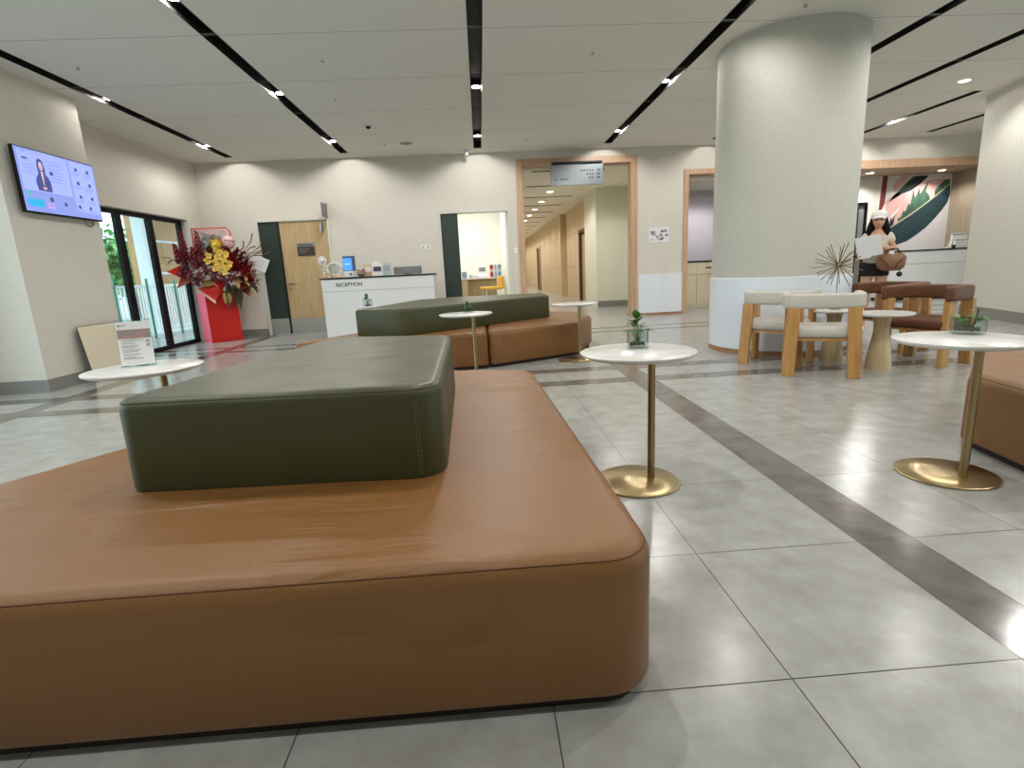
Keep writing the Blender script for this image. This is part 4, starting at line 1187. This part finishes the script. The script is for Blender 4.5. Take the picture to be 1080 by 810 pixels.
def make_pedestal(label):
    t = thing('pedestal_table', label, 'coffee table', (0, 0, 0), 0, 'low round tables with oak pedestals')
    b = MB(); b.lathe([(.232, .512), (.248, .520), (.25, .528), (.247, .535), (0, .535)], 56); obj('tabletop', b, M['marble'], t)
    b = MB(); b.lathe([(.108, 0), (.100, .12), (.080, .25), (.063, .36), (.066, .43), (.08, .512)], 36); obj('pedestal', b, M['oak_pale'], t)
    return t
PT2 = make_pedestal('nearer low round table on pale flared wooden pedestal'); PT2.location = (3.71, 4.75, 0)
PT1 = dup(PT2, (3.60, 5.27, 0), 0, 'farther low round table carrying the starburst ornament')
# starburst
def starburst():
    t = thing('starburst_ornament', 'gold starburst ornament on thin stem above the pale grey armchairs', 'ornament', (3.60, 5.27, .535))
    b = MB(); b.tube([(0, 0, 0), (0, 0, .43)], .004, 8); obj('stem', b, M['brass'], t)
    b = MB(); b.lathe([(.05, 0), (.05, .008), (0, .010)], 24); obj('foot', b, M['brass'], t)
    b = MB(); b.ball((0, 0, .44), .024, 2); obj('core', b, M['brass'], t)
    random.seed(4); n = 42; bronze = mat('bronze_rod', (128, 98, 66), .4, metal=.8)
    for k in range(n):
        z = 1-2*(k+.5)/n; a = k*2.39996; q = math.sqrt(1-z*z)
        d = Vector((q*math.cos(a), q*math.sin(a), z)); L = .24*(.88+.12*((k*7) % 5)/4)
        b = MB(); b.tube([d*.02+Vector((0, 0, .44)), d*L+Vector((0, 0, .44))], [.0028, .0042], 6); obj('ray', b, bronze, t)
starburst()

# ------------------------------------------------------------------ alcove on the right
def alcove():
    mb = MB(); mb.b2(7.4, 9.45, 12.6, 12.75, 0, 3.0); mb.b2(7.4, 7.6, YB+.25, 12.6, 0, 3.0); mb.b2(9.45, 11.4, 12.6, 12.75, 0, 3.0); struct('wall_alcove', mb, M['wall_light'])
    mb = MB(); mb.b2(11.2, 11.4, 11.56, 12.6, 0, 3.0); mb.b2(11.2, 11.9, 11.3, 11.56, 0, 2.83); struct('wall_cladding', mb, M['wood_wall'])
    mb = MB(); mb.b2(7.6, 11.9, YB+.02, 12.8, 2.82, 2.95); struct('ceiling_alcove', mb, mat('soffit_wood', (176, 150, 120), .5, rgb2=(160, 134, 106), stretch=(.8, 9, 9), vscale=3))
    mb = MB(); mb.b2(7.6, 11.9, YB-.02, YB+.02, 2.80, 2.96, b=.003); struct('trim_4', mb, M['oak_frame'])
    for x, n in ((8.79, 'left'), (10.46, 'right')):
        downlight(x, 12.05, 2.82, '%s round downlight under the alcove soffit' % n, 95, 'downlights under the alcove soffit', r=.085)
    # mural
    t = thing('leaf_mural', 'large wall mural of pink and dark green leaves behind the counter', 'mural')
    b = MB(); b.b2(9.45, 11.2, 12.58, 12.6, 1.0, 2.82); obj('mural_ground', b, M['mural_bg'], t)
    def pol(name, pts, m, k):
        b = MB(); b.poly(pts, -.003, 'y', 12.58-.0032*k); obj(name, b, m, t)
    pol('red_edge_strip', [(9.46, 1.9), (9.60, 2.2), (9.62, 2.82), (9.50, 2.82)], M['mural_red'], 0)
    pol('pink_patch', [(9.61, 2.26), (9.87, 2.44), (10.18, 2.41), (10.02, 2.16), (9.81, 1.95), (9.68, 1.83)], M['mural_pink'], 0)
    pol('pink_patch', [(9.75, 2.62), (9.95, 2.8), (10.15, 2.8), (9.95, 2.55), (9.82, 2.45)], M['mural_pink'], 0)
    pol('upper_leaf', [(9.83, 2.4), (9.95, 2.52), (10.08, 2.64), (10.21, 2.73), (10.32, 2.79), (10.62, 2.79), (10.43, 2.61), (10.22, 2.47), (9.99, 2.4), (9.68, 2.22)], M['mural_black'], 0)
    pol('upper_leaf_edge', [(9.84, 2.41), (9.96, 2.54), (10.08, 2.66), (10.24, 2.79), (10.33, 2.79), (10.14, 2.66), (9.98, 2.49)], M['mural_green'], 1)
    pol('leaf_blush', [(9.75, 1.61), (9.77, 1.83), (9.92, 1.99), (10.02, 2.16), (10.14, 2.33), (10.28, 2.49), (10.48, 2.63), (10.74, 2.7), (11.12, 2.69), (11.16, 2.58), (10.92, 2.38), (10.71, 2.22), (10.28, 1.92), (9.95, 1.73)], M['mural_pink'], 1)
    pol('leaf_streak', [(9.95, 1.73), (9.96, 1.85), (10.03, 1.88), (10.07, 2.02), (10.13, 2.0), (10.18, 2.18), (10.23, 2.14), (10.27, 2.50), (10.33, 2.30), (10.42, 2.52), (10.44, 2.38), (10.62, 2.66), (10.58, 2.44), (10.66, 2.36), (10.71, 2.22), (10.28, 1.92)], M['mural_green'], 2)
    pol('leaf_streak', [(10.81, 2.30), (10.80, 2.45), (10.88, 2.55), (11.0, 2.67), (11.14, 2.69), (11.16, 2.58), (10.92, 2.38)], M['mural_green'], 2)
    pol('leaf_streak', [(9.76, 1.63), (9.78, 1.9), (9.82, 1.8), (9.88, 1.95), (9.86, 1.72), (9.95, 1.74)], M['mural_black'], 2)
    pol('leaf_blade', [(9.75, 1.61), (9.95, 1.73), (10.28, 1.92), (10.71, 2.22), (10.92, 2.38), (11.16, 2.58), (11.19, 2.35), (11.14, 2.16), (11.02, 1.99), (10.86, 1.8), (10.67, 1.61), (10.45, 1.45), (10.23, 1.32), (10.0, 1.25), (9.83, 1.25)], M['mural_teal'], 1)
    mid = [(9.72, 1.59), (9.95, 1.73), (10.28, 1.92), (10.71, 2.22), (10.92, 2.38), (11.16, 2.58)]
    pol('midrib', mid + [(x-.01, z+.03) for x, z in reversed(mid)], M['mural_rib'], 3)
    # dark framed glass door on the left of the alcove
    d = thing('door_5', None, None, kind='structure')
    b = MB(); b.b2(8.72, 8.80, 12.50, 12.60, 0, 2.24); b.b2(9.10, 9.14, 12.50, 12.60, 0, 2.24); b.b2(8.80, 9.10, 12.50, 12.60, 2.18, 2.24); struct('door_frame', b, M['frame_black'], d)
    b = MB(); b.b2(8.80, 9.10, 12.56, 12.59, .02, 2.18); struct('door_leaf', b, M['plastic_grey'], d)
    b = MB(); b.b2(8.90, 8.93, 12.50, 12.55, .05, 2.15); struct('door_edge', b, M['black'], d)
    # counter
    t = thing('service_counter', 'white service counter with black top in front of the mural', 'counter', (10.2, 11.62, 0))
    b = MB(); b.b2(-1.1, .99, .01, .5, .06, 1.075); obj('body', b, M['white_panel'], t)
    b = MB(); b.b2(-1.1, .99, -.012, .01, .80, 1.07, b=.003); obj('upper_front_panel', b, M['white_panel'], t)
    b = MB(); b.b2(-1.1, .99, -.012, .01, .07, .79, b=.003); obj('lower_front_panel', b, M['white_panel'], t)
    b = MB(); b.b2(-1.12, .99, -.04, .55, 1.075, 1.10, b=.003); obj('countertop', b, M['darkstone'], t)
    b = MB(); b.b2(-1.08, .99, .03, .48, 0, .06); obj('toe_kick', b, M['plinth'], t)
    # literature holder
    t = thing('leaflet_holder', 'clear white two-tier leaflet holder at right end of service counter', 'holder', (10.86, 11.80, 1.10))
    for z, y, h in ((0, -.05, .16), (.10, .03, .18)):
        b = MB(); b.b2(-.17, .17, y-.03, y-.027, z, z+h); b.b2(-.17, .17, y+.03, y+.033, z, z+h+.05); b.b2(-.17, -.167, y-.03, y+.03, z, z+h); b.b2(.167, .17, y-.03, y+.03, z, z+h); b.b2(-.17, .17, y-.03, y+.03, z, z+.003)
        obj('tier', b, M['plastic_white'], t)
    b = MB()
    for k in range(4): b.b2(-.16+k*.08, -.09+k*.08, -.07, -.02, .02, .19); b.b2(-.16+k*.08, -.09+k*.08, .01, .05, .12, .31)
    obj('leaflets', b, M['paper_grey'], t)
    b = MB(); b.b2(-.08, .08, -.06, .06, 0, .09, b=.01); tag1('tissue_box', b, M['plastic_white'], 'plain white box right of the leaflet holder on service counter', 'box', (11.10, 11.86, 1.10))
    t = thing('hand_sanitiser', 'small white pump bottle on the service counter', 'bottle', (10.58, 11.74, 1.10))
    b = MB(); b.lathe([(.03, 0), (.032, .01), (.032, .09), (.012, .11), (.012, .125), (0, .125)], 20); obj('bottle_body', b, M['plastic_white'], t)
    b = MB(); b.tube([(0, 0, .125), (0, 0, .15), (-.035, -.01, .15)], .006); obj('pump', b, M['plastic_white'], t)
    b = MB(); b.b2(-.05, .05, -.03, .03, 0, .035, b=.006); tag1('name_card', b, M['paper'], 'small folded white card beside the pump bottle', 'card', (10.48, 11.68, 1.10))
    b = MB(); b.b2(-.03, .03, -.02, .02, 0, .07, b=.006); tag1('dark_stapler', b, M['black'], 'small black object just right of the pump bottle', 'stapler', (10.66, 11.72, 1.10)).name = 'desk_stamp'
    bpy.data.objects['desk_stamp']['category'] = 'stamp'
alcove()
# ------------------------------------------------------------------ person
def skin_body(name, verts, edges, radii, m, parent, root=0, lv=2):
    me = bpy.data.meshes.new(name); me.from_pydata(verts, edges, []); 
    o = bpy.data.objects.new(name, me); COL.objects.link(o)
    sk = o.modifiers.new('skin', 'SKIN'); sk.use_smooth_shade = True
    for i, r in enumerate(radii):
        v = me.skin_vertices[0].data[i]
        v.radius = r if isinstance(r, tuple) else (r, r)
        v.use_root = (i == root)
    sb = o.modifiers.new('sub', 'SUBSURF'); sb.levels = lv; sb.render_levels = lv
    dg = bpy.context.evaluated_depsgraph_get()
    nm = bpy.data.meshes.new_from_object(o.evaluated_get(dg))
    bpy.data.objects.remove(o); nm.name = name
    nm.materials.clear(); nm.materials.append(m)
    for p in nm.polygons: p.use_smooth = True; p.material_index = 0
    q = bpy.data.objects.new(name, nm); COL.objects.link(q)
    if parent: q.parent = parent
    return q

def person():
    t = thing('person', 'person in white cap, cream top and black shorts reading a paper', 'person', (5.50, 7.28, 0), -.64)
    V = []; E = []; R = []
    def v(p, r): V.append(p); R.append(r); return len(V)-1
    def chain(ids):
        for a, b in zip(ids, ids[1:]): E.append((a, b))
    pel = v((0, 0, .90), (.125, .095))
    wa = v((0, .0, 1.03), (.10, .08)); ch = v((0, .0, 1.19), (.115, .088)); cl = v((0, .0, 1.31), (.095, .07)); nk = v((0, -.01, 1.375), .046); hd0 = v((0, -.02, 1.43), .05)
    chain([pel, wa, ch, cl, nk, hd0])
    # local -y is toward the camera; +x is image right
    # arm on image right: bent, forearm across the body, bag on the elbow
    sR = v((.125, 0, 1.30), .045); eR = v((.205, -.03, 1.11), .038); fR = v((.11, -.17, 1.135), .031); wR = v((.03, -.215, 1.165), .022); hR = v((-.015, -.225, 1.18), (.024, .016))
    chain([cl, sR, eR, fR, wR, hR])
    for k in range(4):
        a = v((-.050, -.232+.004*k, 1.208-.018*k), .0085); b = v((-.075, -.225, 1.210-.019*k), .0078); c = v((-.088, -.212, 1.207-.019*k), .007)
        chain([hR, a, b, c])
    a = v((-.02, -.235, 1.21), .0095); b = v((-.04, -.243, 1.232), .0085); chain([hR, a, b])
    # arm on image left: hanging, forearm lifted, holding phone
    sL = v((-.125, 0, 1.30), .045); eL = v((-.20, .02, 1.08), .037); fL = v((-.215, -.06, 1.03), .030); wL = v((-.215, -.14, 1.02), .022); hL = v((-.21, -.18, 1.02), (.024, .016))
    chain([cl, sL, eL, fL, wL, hL])
    for k in range(4):
        a = v((-.222+.013*k, -.215, 1.025), .0085); b = v((-.224+.013*k, -.238, 1.012), .0078); c = v((-.222+.012*k, -.238, .995), .007)
        chain([hL, a, b, c])
    a = v((-.18, -.19, 1.04), .0095); b = v((-.175, -.215, 1.05), .0085); chain([hL, a, b])
    # legs
    for s in (-1, 1):
        h = v((.085*s, 0, .82), .088); k_ = v((.088*s, -.01, .47), .058); c1 = v((.088*s, .01, .36), .056); an = v((.09*s, .02, .09), .034); hl = v((.09*s, .01, .045), .034); f1 = v((.10*s, -.10, .03), (.036, .022)); f2 = v((.105*s, -.16, .025), (.030, .016))
        chain([pel, h, k_, c1, an, hl, f1, f2])
    body = skin_body('body', V, E, R, M['skin'], t, 0)
    # head (joined into the body mesh)
    b = MB(); hc = Vector((0, -.03, 1.50))
    o = bmesh.ops.create_icosphere(b.bm, subdivisions=4, radius=1)
    for q in o['verts']:
        x, y, z = q.co
        X = .072*x; Y = .088*y; Z = .108*z
        if z < 0: X *= 1-.30*(-z)**1.5; Y *= 1-.10*(-z)
        if y < 0:
            nose = math.exp(-((x/.16)**2+((z+.12)/.22)**2)); Y -= .018*nose
            for sx in (-1, 1): Y += .008*math.exp(-(((x-sx*.38)/.2)**2+((z-.10)/.13)**2))
            Y -= .005*math.exp(-((x/.3)**2+((z+.50)/.10)**2))
            Y -= .006*math.exp(-((x/.3)**2+((z+.85)/.15)**2))
        q.co = hc+Vector((X, Y, Z))
        for f in q.link_faces: f.smooth = True
    for sx in (-1, 1): b.ball((sx*.073, -.02, 1.495), .02, 2, (.4, .8, 1.3))
    b.bm.from_mesh(body.data)
    for f in b.bm.faces: f.smooth = True
    b.bm.to_mesh(body.data); b.bm.free()
    for sx in (-1, 1):
        b = MB(); b.ball((sx*.028, -.106, 1.51), .011, 2, (1.2, .5, .7)); ey = obj('eye', b, M['print_dark'], t)
        b = MB(); b.box((sx*.028, -.112, 1.532), (.03, .006, .005), b=.002, ry=-.1*sx); obj('eyebrow', b, M['hair'], t)
    b = MB(); b.ball((0, -.114, 1.452), .018, 2, (1, .35, .35)); obj('lips', b, mat('lips', (170, 84, 78), .5), t)
    # hair
    b = MB(); b.ball((0, .012, 1.515), .094, 3, (.95, 1.05, 1.12))
    random.seed(2)
    for s in (-1, 1):
        for k in range(9):
            x = s*(.060+.010*(k % 3)); y = -.03+.018*k
            p = [(x, y, 1.53), (x+s*.018, y, 1.44), (x+s*.040, y-.01, 1.35), (x+s*.055+random.uniform(-.01, .01), y-.02, 1.26)]
            b.tube(p, [.02, .028, .030, .010], 8)
    for k in range(7):
        x = -.07+.0233*k; b.tube([(x, .085, 1.55), (x*1.2, .10, 1.42), (x*1.3, .105, 1.30), (x*1.3, .10, 1.2)], [.03, .034, .03, .012], 8)
    hair = obj('hair', b, M['hair'], t)
    # trim hair from the face side
    bm = bmesh.new(); bm.from_mesh(hair.data)
    kill = [q for q in bm.verts if q.co.y < -.055 and q.co.z > 1.40 and abs(q.co.x) < .062]
    bmesh.ops.delete(bm, geom=kill, context='VERTS'); bm.to_mesh(hair.data); bm.free()
    # cap
    b = MB(); b.lathe([(.094, 1.545), (.096, 1.575), (.090, 1.605), (.072, 1.628), (.042, 1.642), (.0, 1.647)], 32, (0, 0, 0))
    for q in b.bm.verts: q.co.y = q.co.y*1.08-.008
    n = 14; top = []; bot = []
    for k in range(n+1):
        a = -PI*.88+PI*.76*k/n; top.append((math.cos(a)*.090, math.sin(a)*.100-.01)); bot.append((math.cos(a)*.082, math.sin(a)*.160-.01))
    vs = [[b.bm.verts.new((x, y, 1.560)) for x, y in top], [b.bm.verts.new((x, y, 1.545-.02*abs(i-n/2)/(n/2))) for i, (x, y) in enumerate(bot)]]
    vs2 = [[b.bm.verts.new(q.co-Vector((0, 0, .006))) for q in r] for r in vs]
    for r, flip in ((vs, 0), (vs2, 1)):
        for k in range(n):
            f = [r[0][k], r[1][k], r[1][k+1], r[0][k+1]]
            b.bm.faces.new(f if not flip else list(reversed(f)))
    for k in range(n): b.bm.faces.new((vs[1][k], vs2[1][k], vs2[1][k+1], vs[1][k+1]))
    obj('cap', b, M['cap'], t, smooth=True)
    # top: torso shell with short loose sleeves
    VV = [(0, 0, .985), (0, -.004, 1.06), (0, -.004, 1.19), (0, -.0, 1.29), (.125, 0, 1.30), (.185, -.01, 1.19), (-.125, 0, 1.30), (-.18, .01, 1.19)]
    skin_body('blouse', VV, [(0, 1), (1, 2), (2, 3), (3, 4), (4, 5), (3, 6), (6, 7)], [(.145, .108), (.142, .106), (.140, .108), (.112, .085), (.072, .07), (.074, .072), (.072, .07), (.074, .072)], M['blouse'], t, 2)
    b = MB(); b.lathe([(.150, .93), (.151, .96), (.148, 1.05), (.14, 1.06)], 32)
    for q in b.bm.verts: q.co.y *= .78
    obj('shirt_hem', b, M['shirt'], t)
    # shorts
    b = MB(); b.lathe([(.168, .765), (.172, .80), (.165, .88), (.150, .965), (.14, .975)], 36)
    for q in b.bm.verts: q.co.y *= .76
    obj('shorts', b, M['shorts'], t)
    for s in (-1, 1):
        b = MB(); b.ball((.10*s, -.06, .03), .05, 2, (.95, 2.5, .75))
        for q in b.bm.verts: q.co.z = max(q.co.z, .002)
        obj('shoe', b, M['plastic_white'], t)
    # things carried
    w = t.matrix_basis if False else Matrix.Translation((5.50, 7.28, 0)) @ Matrix.Rotation(-.64, 4, 'Z')
    pp = w @ Vector((-.085, -.262, 1.15))
    pt = thing('paper_sheet', 'open white paper held by the person in the white cap', 'paper', pp, -.64-.1)
    b = MB(); b.box((-.07, .0, .0), (.16, .003, .29), ry=-.16, rx=.1); obj('left_leaf', b, M['paper'], pt)
    b = MB(); b.box((.07, .0, .03), (.145, .003, .27), ry=-.16, rx=.1); obj('right_leaf', b, M['paper'], pt)
    pt.rotation_euler = (0, 0, -.74)
    pp = w @ Vector((-.205, -.225, 1.035))
    b = MB(); b.b2(-.065, .065, -.012, .012, -.035, .035, b=.01)
    tag1('mobile_phone', b, M['black'], 'black phone in the lowered hand of the person', 'phone', pp, -.64+.3)
    pp = w @ Vector((.175, -.16, .955))
    bt = thing('handbag', 'tan leather handbag hanging from the arm of the person', 'bag', pp, -.64+.1)
    b = MB(); b.lathe([(.02, -.125), (.10, -.118), (.145, -.08), (.165, -.01), (.155, .06), (.125, .10), (.06, .115), (0, .115)], 28)
    for q in b.bm.verts:
        q.co.x *= 1.05; q.co.y *= .55; q.co += Vector((.01*math.sin(q.co.z*40), .008*math.sin(q.co.x*35), 0))
    obj('bag_body', b, M['bag'], bt)
    b = MB(); b.tube([(-.08, -.05, .06), (-.07, -.04, .12), (-.02, -.02, .165), (.05, -.02, .17), (.09, -.03, .12), (.10, -.05, .06)], .010, 8); b.tube([(-.08, .05, .06), (-.07, .04, .12), (-.02, .03, .165), (.05, .03, .17), (.09, .04, .12), (.10, .05, .06)], .010, 8); obj('handles', b, M['bag_dark'], bt)
    b = MB(); b.tube([(-.13, -.075, .05), (-.06, -.092, -.02), (-.02, -.09, -.10)], .008); b.tube([(.13, -.075, .05), (.07, -.092, -.02), (.03, -.09, -.10)], .008); obj('straps', b, M['bag_dark'], bt)
    b = MB(); b.box((-.01, -.055, .115), (.06, .03, .05), b=.008); obj('scarf_tag', b, M['paper'], bt)
    b = MB(); b.ball((.10, -.04, -.17), .035, 2, (1, .7, 1), .08); b.tube([(.10, -.04, -.15), (.09, -.05, -.06)], .005); obj('black_charm', b, M['black'], bt)
person()

# ------------------------------------------------------------------ outdoors beyond the glass
def outdoors():
    mb = MB(); mb.b2(-45, -5.75, -12, 45, -.12, -.02); mb.b2(12.7, 45, -12, 45, -.12, -.02); struct('ground_outdoor', mb, M['pave'])
    t = thing('outdoor_pillar', 'white pillar outside the glass doors', 'column', (-8.1, 13.75, 0))
    b = MB(); b.b2(-.13, .13, -.13, .13, -.02, 3.25, b=.01); obj('shaft', b, M['out_white'], t)
    b = MB(); b.b2(-.17, .17, -.17, .17, -.02, .1, b=.01); obj('foot', b, M['out_white'], t)
    t = thing('outdoor_canopy', 'white canopy edge outside above the glass doors', 'canopy', (-8.6, 15, 3.25))
    b = MB(); b.b2(-1.2, 2.6, -5, 3, 0, .3, b=.02); obj('slab', b, M['out_white'], t)
    t = thing('tan_screen_wall', 'tan screen wall with pale bands outside the glass doors', 'wall', (-9.3, 17.5, 0))
    b = MB(); b.b2(-.1, .1, -2.2, 2.6, -.02, 3.0); obj('panel', b, M['hoard'], t)
    b = MB()
    for z in (1.45, 2.35): b.b2(.1, .13, -2.2, 2.6, z, z+.06)
    obj('pale_band', b, M['out_white'], t)
    # railing with vertical bars
    t = thing('outdoor_railing', 'white railing of thin upright bars outside the glass doors', 'railing', (-7.2, 8.0, 0))
    b = MB(); b.b2(-.03, .03, 0, 7.5, 1.10, 1.15); obj('top_rail', b, M['out_white'], t)
    b = MB(); b.b2(-.03, .03, 0, 7.5, .05, .10); obj('bottom_rail', b, M['out_white'], t)
    b = MB()
    for k in range(68): b.b2(-.014, .014, k*.11, k*.11+.028, .0, 1.12)
    obj('bar_panel', b, M['out_white'], t)
    b = MB()
    for k in range(14):
        y = .3+k*.53; b.b2(.02, .06, y, y+.03, -.02, 1.22+.06*(k % 3))
    obj('green_uprights', b, M['rail_green'], t)
    random.seed(33)
    def tree(x, y, h, r, label):
        t = thing('garden_tree', label, 'tree', (x, y, 0), 0, 'trees outside the glass doors')
        b = MB(); b.tube([(0, 0, -.02), (.05, .05, h*.4), (0, .1, h*.75)], [.14, .10, .05], 10)
        for k in range(5):
            a = k*1.3; b.tube([(.03, .05, h*.45), (r*.5*math.cos(a), r*.5*math.sin(a), h*.75)], [.05, .02], 6)
        obj('trunk', b, M['trunk'], t)
        b = MB()
        for k in range(2200):
            d = Vector((random.gauss(0, 1), random.gauss(0, 1), random.gauss(0, 1))).normalized()*(random.random()**.4)
            lob = .8+.25*math.sin(d.x*7+d.z*5)
            c = Vector((d.x*r*lob, d.y*r*lob, h*.62+d.z*h*.42*lob))
            dd = Vector((random.uniform(-1, 1), random.uniform(-1, 1), random.uniform(-1, .6)))
            b.leaf(c, dd, random.uniform(.16, .30), random.uniform(.10, .16))
        setp(obj('foliage', b, M['tree_leaf'], t), kind='stuff')
    tree(-12.4, 18.4, 3.2, 1.25, 'leafy green tree outside, seen in the left glass pane')
    tree(-13.1, 21.2, 3.0, 1.1, 'leafy green tree outside, seen beside the white outdoor pillar')
    tree(-16.5, 21.5, 3.3, 1.8, 'farther green tree outside behind the railing')
    t = thing('distant_building', 'pale building outside beyond the trees', 'building', (-30, 42, 0))
    b = MB(); b.b2(-8, 6, -.5, 3, -.02, 5.5); obj('facade', b, M['out_white'], t)
    b = MB()
    for i in range(6):
        for j in range(2): b.b2(-7+i*2.1, -5.8+i*2.1, -.55, -.5, .9+j*2.4, 2.1+j*2.4)
    obj('windows', b, M['plastic_grey'], t)
outdoors()

# ------------------------------------------------------------------ world and view
w = bpy.data.worlds.new('world'); scn.world = w; w.use_nodes = True
bg = w.node_tree.nodes['Background']; bg.inputs['Color'].default_value = (.80, .92, 1.0, 1); bg.inputs['Strength'].default_value = 3.8
vs = scn.view_settings
scn.display_settings.display_device = 'sRGB'
vs.view_transform = 'Standard'; vs.look = 'None'; vs.exposure = 0.0; vs.gamma = 1.0; vs.use_curve_mapping = False
scn.cycles.max_bounces = 8; scn.cycles.diffuse_bounces = 5; scn.cycles.glossy_bounces = 4; scn.cycles.transmission_bounces = 8; scn.cycles.transparent_max_bounces = 12
scn.cycles.use_denoising = True
scn.cycles.sample_clamp_indirect = 4.0
scn.cycles.caustics_reflective = False; scn.cycles.caustics_refractive = False
